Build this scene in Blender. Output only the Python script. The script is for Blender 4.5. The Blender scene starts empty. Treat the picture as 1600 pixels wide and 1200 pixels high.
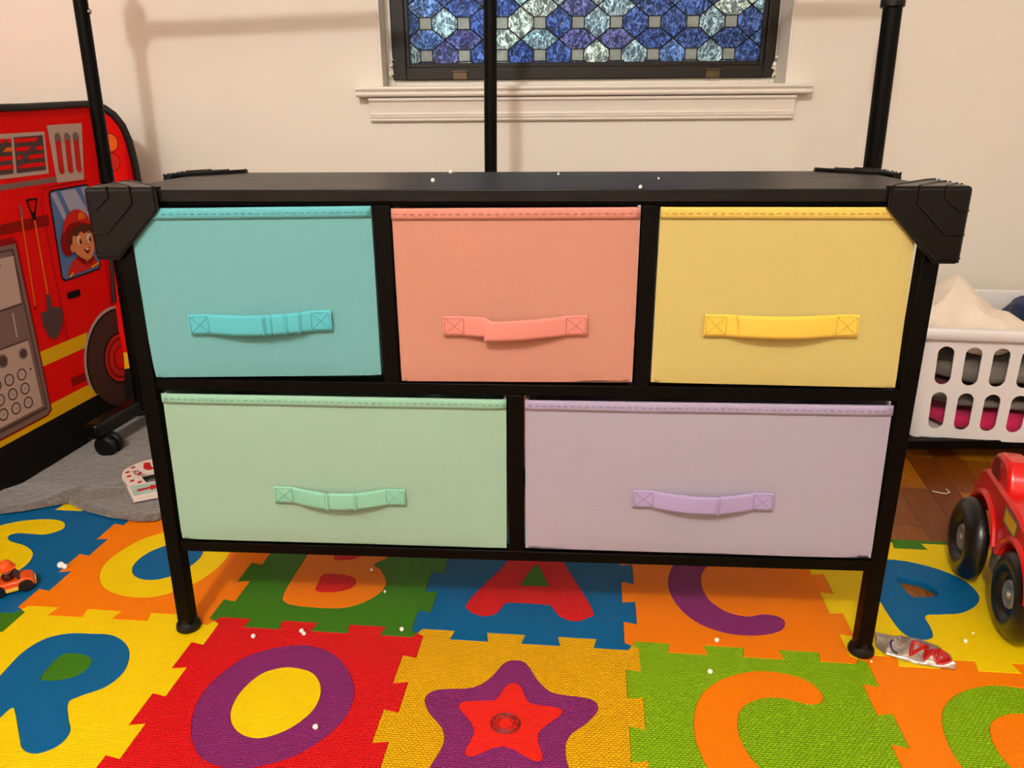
import bpy, bmesh, math, random
from mathutils import Vector, Matrix, noise
random.seed(7)
sc = bpy.context.scene
COL = sc.collection
# ------------------------------------------------------------------ camera
cam = bpy.data.cameras.new('camera'); cam.sensor_fit = 'HORIZONTAL'; cam.sensor_width = 36
cam.lens = 1196.9 * 36 / 1600; cam.clip_start = .02
co = bpy.data.objects.new('camera', cam); COL.objects.link(co); sc.camera = co
yaw, pit, rol = -.0071, .3417, -.0077
fwd = Vector((math.sin(yaw)*math.cos(pit), math.cos(yaw)*math.cos(pit), -math.sin(pit)))
rgt = Vector((math.cos(yaw), -math.sin(yaw), 0)); up = rgt.cross(fwd)
r2 = math.cos(rol)*rgt + math.sin(rol)*up; u2 = -math.sin(rol)*rgt + math.cos(rol)*up
co.matrix_world = Matrix(((r2.x, u2.x, -fwd.x, .003), (r2.y, u2.y, -fwd.y, -.9052), (r2.z, u2.z, -fwd.z, .7162), (0, 0, 0, 1)))
# ------------------------------------------------------------------ world, lights, exposure
w = bpy.data.worlds.new('world'); sc.world = w; w.use_nodes = True
w.node_tree.nodes['Background'].inputs[0].default_value = (.88, .94, 1, 1)
w.node_tree.nodes['Background'].inputs[1].default_value = 2.0
def light(name, kind, loc, power, color, size, target=None):
    l = bpy.data.lights.new(name, kind); l.energy = power; l.color = color
    if kind == 'POINT': l.shadow_soft_size = size
    else: l.shape = 'SQUARE'; l.size = size
    o = bpy.data.objects.new(name, l); COL.objects.link(o); o.location = loc
    if target: o.rotation_euler = (Vector(target) - Vector(loc)).to_track_quat('-Z', 'Y').to_euler()
    return o
light('ceiling_bulb', 'POINT', (-.50, -1.98, 2.25), 118, (1, .965, .92), .075)
light('room_fill_light', 'AREA', (.9, -2.4, 2.45), 15, (1, .97, .92), .9, (.9, -1.4, 0))  # added overhead fill to soften the room's shadows, not a fixture
light('pane_fill_light', 'AREA', (-.62, 1.72, 1.1), 34, (.50, .80, 1), .4, (-.2, 1.25, .88))  # added cyan light outside, standing in for brighter daylight on the left of the pane
vs = sc.view_settings; vs.view_transform = 'Standard'; vs.look = 'None'; vs.gamma = 1; vs.use_curve_mapping = False
vs.exposure = .26
# ------------------------------------------------------------------ helpers
def tag(o, label=None, cat=None, group=None, kind=None):
    if label: o['label'] = label
    if cat: o['category'] = cat
    if group: o['group'] = group
    if kind: o['kind'] = kind
    return o
def empty(name, loc=(0, 0, 0), rz=0, label=None, cat=None, group=None):
    o = bpy.data.objects.new(name, None); COL.objects.link(o); o.location = loc; o.rotation_euler = (0, 0, rz)
    o.empty_display_size = .05
    return tag(o, label, cat, group)
class MB:
    def __init__(s): s.v = []; s.f = []; s.m = []
    def face(s, idx, m=0): s.f.append(idx); s.m.append(m)
    def add(s, vs, fs, m=0):
        b = len(s.v); s.v += [tuple(v) for v in vs]
        for f in fs: s.f.append([b+i for i in f]); s.m.append(m)
    def box(s, lo, hi, m=0):
        x0, y0, z0 = lo; x1, y1, z1 = hi
        s.hexa([(x0,y0,z0),(x1,y0,z0),(x1,y1,z0),(x0,y1,z0)], [(x0,y0,z1),(x1,y0,z1),(x1,y1,z1),(x0,y1,z1)], m)
    def hexa(s, b, t, m=0):
        s.add(list(b)+list(t), [(3,2,1,0),(4,5,6,7),(0,1,5,4),(1,2,6,5),(2,3,7,6),(3,0,4,7)], m)
    def prism(s, poly, f0, f1, m=0):
        """poly: 2D points (ccw); f0/f1 map 2D point -> 3D for the two caps"""
        n = len(poly)
        s.add([f0(p) for p in poly]+[f1(p) for p in poly],
              [list(range(n))[::-1], [n+i for i in range(n)]]+[(i, (i+1) % n, n+(i+1) % n, n+i) for i in range(n)], m)
    def ring(s, pts, r, n=12, m=0, cap=True, closed=False):
        """tube along 3D points; r number or list"""
        P = [Vector(p) for p in pts]; k = len(P)
        R = r if isinstance(r, (list, tuple)) else [r]*k
        vs = []; ref = None
        for i, p in enumerate(P):
            a = P[i-1] if (i > 0 or closed) else P[i]; b = P[(i+1) % k] if (i < k-1 or closed) else P[i]
            t = (b-a).normalized()
            if ref is None:
                ref = t.orthogonal().normalized()
            ref = (ref - t*ref.dot(t)).normalized(); q = t.cross(ref)
            for j in range(n):
                an = 2*math.pi*j/n; vs.append(p + R[i]*(math.cos(an)*ref + math.sin(an)*q))
        fs = []
        for i in range(k if closed else k-1):
            for j in range(n):
                a = i*n; b = ((i+1) % k)*n
                fs.append((a+j, a+(j+1) % n, b+(j+1) % n, b+j))
        if cap and not closed:
            fs += [list(range(n))[::-1], [(k-1)*n+j for j in range(n)]]
        s.add(vs, fs, m)
    def lathe(s, prof, n=24, M=None, m=0):
        """prof list of (r,z) ; revolve about z ; M matrix"""
        vs = []
        for r, z in prof:
            for j in range(n):
                a = 2*math.pi*j/n; v = Vector((r*math.cos(a), r*math.sin(a), z)); vs.append(M @ v if M else v)
        fs = []
        for i in range(len(prof)-1):
            for j in range(n): fs.append((i*n+j, i*n+(j+1) % n, (i+1)*n+(j+1) % n, (i+1)*n+j))
        fs += [list(range(n))[::-1], [(len(prof)-1)*n+j for j in range(n)]]
        s.add(vs, fs, m)
    def grid(s, fn, nu, nv, m=0):
        b = len(s.v)
        for j in range(nv+1):
            for i in range(nu+1): s.v.append(tuple(fn(i/nu, j/nv)))
        for j in range(nv):
            for i in range(nu):
                a = b+j*(nu+1)+i; s.f.append([a, a+1, a+nu+2, a+nu+1]); s.m.append(m)
    def build(s, name, mats, parent=None, bevel=0, smooth=30, seg=2, solid=0, sub=0):
        me = bpy.data.meshes.new(name); me.from_pydata(s.v, [], s.f)
        mats = mats if isinstance(mats, (list, tuple)) else [mats]
        for mt in mats: me.materials.append(mt)
        me.polygons.foreach_set('material_index', s.m)
        me.update()
        bm = bmesh.new(); bm.from_mesh(me); bmesh.ops.remove_doubles(bm, verts=bm.verts, dist=2e-5); bmesh.ops.recalc_face_normals(bm, faces=bm.faces); bm.to_mesh(me); bm.free()
        if smooth:
            me.shade_smooth(); me.set_sharp_from_angle(angle=math.radians(smooth))
        o = bpy.data.objects.new(name, me); COL.objects.link(o); o.parent = parent
        if solid:
            md = o.modifiers.new('solid', 'SOLIDIFY'); md.thickness = solid; md.offset = -1
        if bevel:
            md = o.modifiers.new('bevel', 'BEVEL'); md.width = bevel; md.segments = seg; md.limit_method = 'ANGLE'; md.angle_limit = math.radians(35)
            md.harden_normals = False
        if sub:
            md = o.modifiers.new('sub', 'SUBSURF'); md.levels = sub; md.render_levels = sub
        return o
def smoothpts(pts, n=6, closed=True):
    k = len(pts); out = []
    rng = range(k) if closed else range(k-1)
    for i in rng:
        p0, p1, p2, p3 = [pts[(i+d) % k] if closed else pts[max(0, min(k-1, i+d))] for d in (-1, 0, 1, 2)]
        for j in range(n):
            t = j/n
            out.append(tuple(.5*((2*b)+(-a+c)*t+(2*a-5*b+4*c-d)*t*t+(-a+3*b-3*c+d)*t**3) for a, b, c, d in zip(p0, p1, p2, p3)))
    if not closed: out.append(tuple(pts[-1]))
    return out
def fill2d(name, loops, z0, z1, mat, parent, bevel=0.0, inset=0.0):
    """filled 2D outlines (holes allowed) extruded from z0 to z1"""
    cu = bpy.data.curves.new(name, 'CURVE'); cu.dimensions = '2D'; cu.fill_mode = 'BOTH'
    h = (z1-z0)/2 - bevel; cu.extrude = h; cu.bevel_depth = bevel; cu.bevel_resolution = 1; cu.offset = -(bevel+inset)
    for lp in loops:
        sp = cu.splines.new('POLY'); sp.points.add(len(lp)-1)
        for q, p in zip(sp.points, lp): q.co = (p[0], p[1], 0, 1)
        sp.use_cyclic_u = True
    tmp = bpy.data.objects.new(name+'_tmp', cu)
    COL.objects.link(tmp)
    dg = bpy.context.evaluated_depsgraph_get()
    me = bpy.data.meshes.new_from_object(tmp.evaluated_get(dg))
    bpy.data.objects.remove(tmp); bpy.data.curves.remove(cu)
    me.name = name
    me.transform(Matrix.Translation((0, 0, (z0+z1)/2)))
    me.materials.clear(); me.materials.append(mat)
    me.polygons.foreach_set('material_index', [0]*len(me.polygons))
    me.shade_flat()
    o = bpy.data.objects.new(name, me); COL.objects.link(o); o.parent = parent
    return o
def textmesh(name, body, size, mat, M, parent, depth=.0004):
    cu = bpy.data.curves.new(name, 'FONT'); cu.body = body; cu.size = size; cu.extrude = depth; cu.align_x = 'CENTER'; cu.align_y = 'CENTER'; cu.offset = size*.012
    tmp = bpy.data.objects.new(name+'_tmp', cu); COL.objects.link(tmp)
    dg = bpy.context.evaluated_depsgraph_get(); me = bpy.data.meshes.new_from_object(tmp.evaluated_get(dg))
    bpy.data.objects.remove(tmp); bpy.data.curves.remove(cu); me.transform(M); me.materials.clear(); me.materials.append(mat)
    o = bpy.data.objects.new(name, me); COL.objects.link(o); o.parent = parent; return o
# ------------------------------------------------------------------ materials
def lin(c):
    return tuple((x/255/12.92 if x/255 <= .04045 else ((x/255+.055)/1.055)**2.4) for x in c)+(1,)
class NT:
    def __init__(s, name):
        s.mat = bpy.data.materials.new(name); s.mat.use_nodes = True; s.t = s.mat.node_tree
        s.b = s.t.nodes['Principled BSDF']
    def n(s, typ, **kw):
        nd = s.t.nodes.new(typ)
        for k, v in kw.items():
            if k.startswith('i_'):
                key = k[2:]; key = int(key) if key.isdigit() else key.replace('_', ' ')
                nd.inputs[key].default_value = v
            else: setattr(nd, k, v)
        return nd
    def l(s, a, b): s.t.links.new(a, b)
    def tc(s, out='Object', scale=None, rot=None):
        c = s.n('ShaderNodeTexCoord'); o = c.outputs[out]
        if scale or rot:
            m = s.n('ShaderNodeMapping')
            if scale: m.inputs['Scale'].default_value = scale
            if rot: m.inputs['Rotation'].default_value = rot
            s.l(o, m.inputs[0]); o = m.outputs[0]
        return o
    def bump(s, h, strength, dist=.001, prev=None):
        b = s.n('ShaderNodeBump', i_Strength=strength, i_Distance=dist); s.l(h, b.inputs['Height'])
        if prev is not None: s.l(prev, b.inputs['Normal'])
        s.l(b.outputs[0], s.b.inputs['Normal']); return b.outputs[0]
    def mix(s, fac, a, b, mode='MIX'):
        m = s.n('ShaderNodeMix', data_type='RGBA', blend_type=mode)
        for sock, val in ((m.inputs[0], fac), (m.inputs[6], a), (m.inputs[7], b)):
            if hasattr(val, 'is_output') or isinstance(val, bpy.types.NodeSocket): s.l(val, sock)
            else: sock.default_value = val
        return m.outputs[2]
    def ramp(s, src, stops):
        r = s.n('ShaderNodeValToRGB'); s.l(src, r.inputs[0]); e = r.color_ramp.elements
        e[0].position, e[0].color = stops[0]; e[1].position, e[1].color = stops[-1]
        for p, c in stops[1:-1]:
            k = e.new(p); k.color = c
        return r.outputs[0]
def simple(name, rgb, rough=.5, spec=.5, metal=0, var=.06, vscale=30, bump=0, bscale=400, bdist=.0005, sheen=0, coat=0):
    t = NT(name); c = lin(rgb)
    no = t.n('ShaderNodeTexNoise', i_Scale=vscale, i_Detail=4.0); t.l(t.tc(), no.inputs['Vector'])
    d = tuple(x*(1-var) for x in c[:3])+(1,); e = tuple(min(1, x*(1+var)) for x in c[:3])+(1,)
    t.l(t.mix(no.outputs[0], d, e), t.b.inputs['Base Color'])
    t.b.inputs['Roughness'].default_value = rough; t.b.inputs['Specular IOR Level'].default_value = spec
    t.b.inputs['Metallic'].default_value = metal; t.b.inputs['Coat Weight'].default_value = coat
    if sheen: t.b.inputs['Sheen Weight'].default_value = sheen
    if bump:
        n2 = t.n('ShaderNodeTexNoise', i_Scale=bscale, i_Detail=3.0); t.l(t.tc(), n2.inputs['Vector']); t.bump(n2.outputs[0], bump, bdist)
    return t.mat
def foam(name, rgb, strength=.35, spec=.18):
    """EVA foam with a fine woven emboss"""
    t = NT(name); c = lin(rgb)
    geo = t.n('ShaderNodeNewGeometry')
    mp = t.n('ShaderNodeMapping'); mp.inputs['Rotation'].default_value = (0, 0, .0964); t.l(geo.outputs['Position'], mp.inputs[0])
    br = t.n('ShaderNodeTexBrick', i_Scale=1.0, i_Mortar_Size=.0009, i_Mortar_Smooth=1.0, i_Brick_Width=.0058, i_Row_Height=.0034)
    br.offset = .5; t.l(mp.outputs[0], br.inputs['Vector'])
    inv = t.n('ShaderNodeMath', operation='SUBTRACT', i_0=1.0); t.l(br.outputs['Fac'], inv.inputs[1])
    no = t.n('ShaderNodeTexNoise', i_Scale=14.0, i_Detail=5.0); t.l(t.tc(), no.inputs['Vector'])
    col = t.mix(no.outputs[0], tuple(x*.93 for x in c[:3])+(1,), tuple(min(1, x*1.05) for x in c[:3])+(1,))
    gr = t.n('ShaderNodeMath', operation='MULTIPLY', i_1=.56*strength); t.l(br.outputs['Fac'], gr.inputs[0])
    t.l(t.mix(gr.outputs[0], col, tuple(x*.55 for x in c[:3])+(1,)), t.b.inputs['Base Color'])
    t.b.inputs['Roughness'].default_value = .5; t.b.inputs['Specular IOR Level'].default_value = spec
    t.bump(inv.outputs[0], min(1, strength*1.3), .0016)
    return t.mat
def fabric(name, rgb, rough=.9, scale=1500, strength=.25, var=.05):
    t = NT(name); c = lin(rgb)
    no = t.n('ShaderNodeTexNoise', i_Scale=9.0, i_Detail=6.0, i_Roughness=.6); t.l(t.tc(), no.inputs['Vector'])
    fi = t.n('ShaderNodeTexNoise', i_Scale=900.0, i_Detail=2.0); t.l(t.tc(scale=(1, 1, .5)), fi.inputs['Vector'])
    col = t.mix(no.outputs[0], tuple(x*(1-var) for x in c[:3])+(1,), tuple(min(1, x*(1+var)) for x in c[:3])+(1,))
    col = t.mix(fi.outputs[0], col, tuple(x*.86 for x in c[:3])+(1,))
    t.l(col, t.b.inputs['Base Color'])
    t.b.inputs['Roughness'].default_value = rough; t.b.inputs['Specular IOR Level'].default_value = .15; t.b.inputs['Sheen Weight'].default_value = .15
    t.bump(fi.outputs[0], strength, .0006)
    return t.mat
M = {}
M['black_metal'] = simple('black_powder_coat', (6, 5, 4), .42, .10, bump=.15, bscale=1500, bdist=.0002)
M['black_plastic'] = simple('black_plastic', (5, 5, 4), .30, .30, bump=.1, bscale=900, bdist=.0002)
M['black_rubber'] = simple('black_rubber', (10, 10, 9), .5, .3)
M['wall'] = simple('cream_wall_paint', (230, 224, 213), .6, .3, var=.025, vscale=3, bump=.25, bscale=55, bdist=.0015)
M['trim'] = simple('cream_gloss_trim', (235, 228, 217), .38, .5, var=.03, vscale=20, bump=.2, bscale=60, bdist=.0008)
M['ceiling'] = simple('white_ceiling', (235, 225, 210), .8)
M['bronze'] = simple('dark_bronze_frame', (32, 28, 22), .42, .3, var=.15, vscale=14)
M['latch'] = simple('worn_bronze_latch', (92, 76, 52), .3, .6, metal=.6, var=.5, vscale=60)
# stained glass film
def glass_mat():
    t = NT('stained_glass_film')
    c = t.n('ShaderNodeTexCoord'); sx = t.n('ShaderNodeSeparateXYZ'); t.l(c.outputs['Object'], sx.inputs[0])
    def mth(op, a, b=None, cc=None):
        n = t.n('ShaderNodeMath', operation=op)
        for i, v in enumerate((a, b, cc)):
            if v is None: continue
            if isinstance(v, (int, float)): n.inputs[i].default_value = v
            else: t.l(v, n.inputs[i])
        return n.outputs[0]
    u = mth('DIVIDE', sx.outputs[0], .0965); v = mth('DIVIDE', sx.outputs[2], .0755)
    # small wobble so leads are hand cut
    ru = mth('ROUND', u); rv = mth('ROUND', v)
    au = mth('ABSOLUTE', mth('SUBTRACT', u, ru)); av = mth('ABSOLUTE', mth('SUBTRACT', v, rv))
    mx = mth('MAXIMUM', mth('MULTIPLY', au, 1.02), mth('MULTIPLY', av, .90))
    insq = mth('LESS_THAN', mx, .165)
    horiz = mth('GREATER_THAN', au, av)      # cell between left-right neighbours
    fu = mth('FLOOR', u); fv = mth('FLOOR', v)
    idu = mth('ADD', mth('MULTIPLY', horiz, fu), mth('MULTIPLY', mth('SUBTRACT', 1, horiz), ru))
    idv = mth('ADD', mth('MULTIPLY', horiz, rv), mth('MULTIPLY', mth('SUBTRACT', 1, horiz), mth('ADD', fv, .4)))
    cmb = t.n('ShaderNodeCombineXYZ'); t.l(idu, cmb.inputs[0]); t.l(idv, cmb.inputs[1]); t.l(mth('MULTIPLY', horiz, 3.3), cmb.inputs[2])
    wn = t.n('ShaderNodeTexWhiteNoise'); t.l(cmb.outputs[0], wn.inputs['Vector'])
    colr = t.ramp(wn.outputs['Value'], [(0, lin((84, 112, 160))), (.30, lin((112, 142, 180))), (.45, lin((112, 118, 158))), (.62, lin((158, 176, 180))), (.85, lin((182, 188, 180)))])
    r_ = [n for n in t.t.nodes if n.type == 'VALTORGB'][0]; r_.color_ramp.interpolation = 'CONSTANT'
    # lead lines
    l1 = mth('LESS_THAN', mth('ABSOLUTE', mth('SUBTRACT', au, av)), .027)
    l1 = mth('MULTIPLY', l1, mth('GREATER_THAN', mx, .165))
    l2 = mth('LESS_THAN', mth('ABSOLUTE', mth('SUBTRACT', mx, .165)), .016)
    lead = mth('MAXIMUM', l1, l2)
    # crinkled relief
    no = t.n('ShaderNodeTexNoise', i_Scale=34.0, i_Detail=2.0, i_Distortion=1.2); t.l(c.outputs['Object'], no.inputs['Vector'])
    vo = t.n('ShaderNodeTexNoise', i_Scale=78.0, i_Detail=1.2, i_Distortion=.9); t.l(t.tc(scale=(1, 1, .75), rot=(0, .6, 0)), vo.inputs['Vector'])
    ridge = mth('SUBTRACT', 1, mth('MULTIPLY', mth('ABSOLUTE', mth('SUBTRACT', vo.outputs[0], .5)), 7))
    ridge = mth('MAXIMUM', ridge, 0)
    shade = t.ramp(ridge, [(0, (.35, .38, .42, 1)), (.5, (.7, .72, .75, 1)), (.78, (1.3, 1.3, 1.25, 1)), (1, (3.2, 3.0, 2.8, 1))])
    cc = t.mix(1.0, colr, shade, 'MULTIPLY')
    sqc = t.mix(no.outputs[0], lin((136, 138, 128)), lin((190, 190, 180)))
    cc = t.mix(insq, cc, sqc); cc = t.mix(lead, cc, (.012, .012, .012, 1))
    t.l(cc, t.b.inputs['Base Color']); t.b.inputs['Roughness'].default_value = .22
    h = mth('MULTIPLY', ridge, mth('SUBTRACT', 1, insq)); t.bump(h, .8, .002)
    tr = t.n('ShaderNodeBsdfTranslucent'); t.l(cc, tr.inputs[0])
    ms = t.n('ShaderNodeMixShader', i_0=.5); t.l(t.b.outputs[0], ms.inputs[1]); t.l(tr.outputs[0], ms.inputs[2])
    out = t.t.nodes['Material Output']; t.l(ms.outputs[0], out.inputs[0])
    return t.mat
M['glass'] = glass_mat()
def black_wood():
    t = NT('black_wood_grain_laminate')
    no = t.n('ShaderNodeTexNoise', i_Scale=14.0, i_Detail=8.0, i_Roughness=.65); t.l(t.tc(scale=(1, 22, 22)), no.inputs['Vector'])
    t.l(t.ramp(no.outputs[0], [(.3, lin((5, 5, 4))), (.7, lin((15, 14, 12)))]), t.b.inputs['Base Color'])
    t.l(t.ramp(no.outputs[0], [(.3, (.30,)*3+(1,)), (.7, (.48,)*3+(1,))]), t.b.inputs['Roughness'])
    t.b.inputs['Specular IOR Level'].default_value = .3; t.bump(no.outputs[0], .35, .0006); return t.mat
M['black_wood'] = black_wood()
def parquet():
    t = NT('oak_parquet')
    v = t.tc('Object', rot=(0, 0, -1.38))
    br = t.n('ShaderNodeTexBrick', i_Scale=1.0, i_Mortar_Size=.0006, i_Mortar_Smooth=.2, i_Brick_Width=.32, i_Row_Height=.056, i_Bias=0.0)
    br.inputs['Color1'].default_value = (0, 0, 0, 1); br.inputs['Color2'].default_value = (1, 1, 1, 1); br.inputs['Mortar'].default_value = (.2, .2, .2, 1)
    t.l(v, br.inputs['Vector'])
    gr = t.n('ShaderNodeTexNoise', i_Scale=18.0, i_Detail=7.0); mp = t.n('ShaderNodeMapping'); mp.inputs['Scale'].default_value = (1, 14, 1); t.l(v, mp.inputs[0]); t.l(mp.outputs[0], gr.inputs['Vector'])
    c1 = t.ramp(br.outputs['Color'], [(0, lin((122, 60, 4))), (.5, lin((160, 92, 8))), (1, lin((204, 130, 18)))])
    c2 = t.mix(gr.outputs[0], c1, lin((84, 36, 4)))
    c3 = t.mix(br.outputs['Fac'], c2, lin((30, 14, 5)))
    t.l(c3, t.b.inputs['Base Color']); t.b.inputs['Roughness'].default_value = .35; t.b.inputs['Specular IOR Level'].default_value = .3
    t.bump(gr.outputs[0], .15, .0005); return t.mat
M['parquet'] = parquet()
def rug_mat():
    t = NT('grey_plush_rug')
    a = t.n('ShaderNodeTexNoise', i_Scale=70.0, i_Detail=8.0, i_Roughness=.8); t.l(t.tc(scale=(1, 2.2, 1)), a.inputs['Vector'])
    b = t.n('ShaderNodeTexNoise', i_Scale=300.0, i_Detail=4.0); t.l(t.tc(), b.inputs['Vector'])
    c = t.ramp(a.outputs[0], [(.35, lin((88, 80, 76))), (.52, lin((128, 120, 114))), (.68, lin((178, 168, 160)))])
    t.l(t.mix(b.outputs[0], c, lin((84, 78, 74))), t.b.inputs['Base Color']); t.b.inputs['Roughness'].default_value = 1; t.b.inputs['Sheen Weight'].default_value = .4
    t.bump(b.outputs[0], 1, .003); return t.mat
M['rug'] = rug_mat()

# ================================================================== SETTING
FZ = -.012
XL, XR, YB, YF, ZC = -1.95, 2.3, 1.12, -3.3, 2.5
def struct(name, mb, mat, parent=None, **kw):
    o = mb.build(name, mat, parent, **kw)
    if parent is None: o['kind'] = 'structure'
    return o
m = MB(); m.box((XL-.1, YF-.1, FZ-.1), (XR+.1, YB+.1, FZ)); struct('floor', m, M['parquet'], smooth=0)
m = MB(); m.box((XL-.1, YF-.1, ZC), (XR+.1, YB+.3, ZC+.1)); struct('ceiling', m, M['ceiling'], smooth=0)
# window opening in the back wall
WX0, WX1, WZ0, WZ1 = -.326, .668, .772, 1.95
RD = .26
m = MB()
m.box((XL, YB, FZ), (WX0, YB+RD, ZC)); m.box((WX1, YB, FZ), (XR, YB+RD, ZC))
m.box((WX0, YB, FZ), (WX1, YB+RD, WZ0)); m.box((WX0, YB, WZ1), (WX1, YB+RD, ZC))
struct('wall_back', m, M['wall'], smooth=0)
m = MB(); m.box((XL-.1, YF, FZ), (XL, YB+RD, ZC)); struct('wall_left', m, M['wall'], smooth=0)
m = MB(); m.box((XR, YF, FZ), (XR+.1, YB+RD, ZC)); struct('wall_right', m, M['wall'], smooth=0)
m = MB(); m.box((XL-.1, YF-.1, FZ), (XR+.1, YF, ZC)); struct('wall_front', m, M['wall'], smooth=0)
m = MB()
m.box((XL, YB-.014, FZ), (XR, YB, .085)); m.box((XL, YB-.02, FZ), (XR, YB, .012))
struct('baseboard_back', m, M['trim'], bevel=.003)
# window: inner liner, bronze frame, pane, latches
win = empty('window_1', (.17, YB+.12, .80)); win['kind'] = 'structure'
def wl(x, y, z): return (x-.17, y-(YB+.12), z-.80)
def rectframe(mb, x0, x1, z0, z1, wd, y0, y1, m=0, wb=None, wr=None):
    wb = wb or wd; wr = wr or wd
    mb.box(wl(x0, y0, z0), wl(x0+wd, y1, z1), m); mb.box(wl(x1-wr, y0, z0), wl(x1, y1, z1), m)
    mb.box(wl(x0+wd, y0, z0), wl(x1-wr, y1, z0+wb), m); mb.box(wl(x0+wd, y0, z1-wd), wl(x1-wr, y1, z1), m)
m = MB(); rectframe(m, WX0, WX1, WZ0, WZ1, .022, YB+.095, YB+.25, wb=.024, wr=.012)
m.build('window_liner', M['trim'], win, bevel=.002)
m = MB(); rectframe(m, WX0+.016, WX1-.006, WZ0+.022, WZ1-.02, .034, YB+.085, YB+.115, wb=.030, wr=.026)
m.build('window_frame', M['bronze'], win, bevel=.002)
m = MB(); rectframe(m, WX0+.05, WX1-.032, WZ0+.052, WZ1-.05, .010, YB+.092, YB+.112)
m.build('sash', M['bronze'], win, bevel=.0015)
g = MB(); g.box((-.452, 0, -.645), (.49, .004, .46))
pane = g.build('pane', M['glass'], win, smooth=0)
# place so that a lead square sits at x=-.224, z=.927
pane.location = wl(-.224+.0965*4, YB+.104, .927+.0755*7)
for lx in (-.138, .505):
    m = MB(); x, y, z = wl(lx, YB+.078, WZ0+.0225)
    m.box((x-.018, y, z), (x+.018, y+.010, z+.019)); m.box((x-.020, y-.006, z+.017), (x+.020, y+.01, z+.021))
    m.build('latch', M['latch'], win, bevel=.001)
# chipped plaster crumbs in the corners of the window
m = MB()
for cx in (WX0+.012, WX1-.004):
    for i in range(16):
        a = random.uniform(.002, .006); x, y, z = wl(cx+random.uniform(-.005, .005), YB+.088+random.uniform(-.003, .004), WZ0+.022+abs(random.gauss(0, .022)))
        m.hexa([(x-a, y-a, z), (x+a, y-a, z), (x+a*.6, y+a, z), (x-a, y+a, z)], [(x-a*.5, y-a*.5, z+a*2), (x+a*.7, y-a*.3, z+a*1.5), (x+a*.3, y+a*.5, z+a*2.2), (x-a*.4, y+a*.6, z+a*1.7)])
m.build('chipped_plaster', M['ceiling'], win)
# stool (sill) and moulded apron
def extr_x(mb, prof, x0, x1, x0b=None, x1b=None, m=0):
    n = len(prof)
    mb.add([(x0, y, z) for y, z in prof]+[(x1, y, z) for y, z in prof],
           [list(range(n)), [n+i for i in range(n)][::-1]]+[(i, n+i, n+(i+1) % n, (i+1) % n) for i in range(n)], m)
m = MB()
nose = [(YB+.10, .752), (YB-.032, .752), (YB-.036, .754), (YB-.038, .758), (YB-.036, .762), (YB-.033, .764), (YB-.038, .766), (YB-.041, .770), (YB-.040, .774), (YB-.036, .776), (YB+.10, .776)]
extr_x(m, [(YB-.001 if y > YB else y, z) for y, z in nose], -.386, .722)
struct('trim_1', m, M['trim'], bevel=.0012)
m = MB()
ap = [(YB, .750), (YB-.026, .750), (YB-.026, .744), (YB-.020, .740), (YB-.017, .730), (YB-.015, .715), (YB-.018, .712), (YB-.016, .708), (YB-.016, .704), (YB-.013, .703), (YB-.013, .697), (YB-.008, .694), (YB, .694)]
extr_x(m, ap, -.358, .690); struct('trim_2', m, M['trim'], bevel=.0008)
# slim bead around the opening on the wall face
m = MB()
m.box((WX0-.004, YB-.003, .776), (WX0+.003, YB+.003, 1.95)); m.box((WX1-.003, YB-.003, .776), (WX1+.004, YB+.003, 1.95)); m.box((WX0-.004, YB-.003, 1.947), (WX1+.004, YB+.003, 1.954))
struct('trim_3', m, M['trim'], bevel=.002)

# ================================================================== PUZZLE MAT
T = .31; TH = -.0964; OX, OY = -.7617, .0862
def node(u, v): return (OX+T*(u*math.cos(TH)-v*math.sin(TH)), OY+T*(u*math.sin(TH)+v*math.cos(TH)))
FC = {'red': foam('red_foam', (226, 12, 20), .6), 'yellow': foam('yellow_foam', (240, 204, 0), .3), 'blue': foam('blue_foam', (0, 92, 144), .2),
      'green': foam('green_foam', (58, 116, 20), .3), 'lime': foam('lime_foam', (144, 192, 8), .8), 'orange': foam('orange_foam', (238, 122, 0), .2),
      'amber': foam('amber_foam', (255, 186, 0), .8), 'purple': foam('purple_foam', (138, 38, 110), .6), 'scarlet': foam('scarlet_foam', (232, 34, 22), .35)}
A_ = .032
def edge(flat=False, outer_sign=0):
    """zigzag (t, offset) from t=0 to 1 along +u (or +v reversed pattern handled by caller)"""
    if flat: return [(0, 0), (1, 0)]
    pts = [(0, 0)]; s = 1; d = .0065
    for k in range(6):
        t0, t1 = k/6, (k+1)/6
        a = t0 + (d*(-1) if k else .018)
        b = t1 + (d if k < 5 else -.018)
        pts += [(a, s*A_), (b, s*A_)]
        s = -s
    # dovetail order: next tab start lies before previous end
    pts.append((1, 0)); return pts
E_U = edge()                                    # along u: + first
E_V = [(1-t, o) for t, o in edge()][::-1]       # along v upward: - first
def tile_outline(n=1.0, bottom=True, top=True, left=True, right=True, vh=1.0):
    P = []
    P += [(t, (o if bottom else 0)) for t, o in E_U][:-1]
    P += [(1+(o if right else 0), t*vh) for t, o in E_V][:-1]
    P += [(t, vh+(o if top else 0)) for t, o in E_U[::-1]][:-1]
    P += [((o if left else 0), t*vh) for t, o in E_V[::-1]][:-1]
    out = []
    for p in P:
        if not out or (abs(p[0]-out[-1][0])+abs(p[1]-out[-1][1])) > 1e-5: out.append(p)
    return [(x*T, y*T) for x, y in out]
def shp(pts, u0, v0, n=5): return [((x)*T, (y)*T) for x, y in smoothpts([(a-u0, b-v0) for a, b in pts], n)]
MAT_T = []
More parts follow.
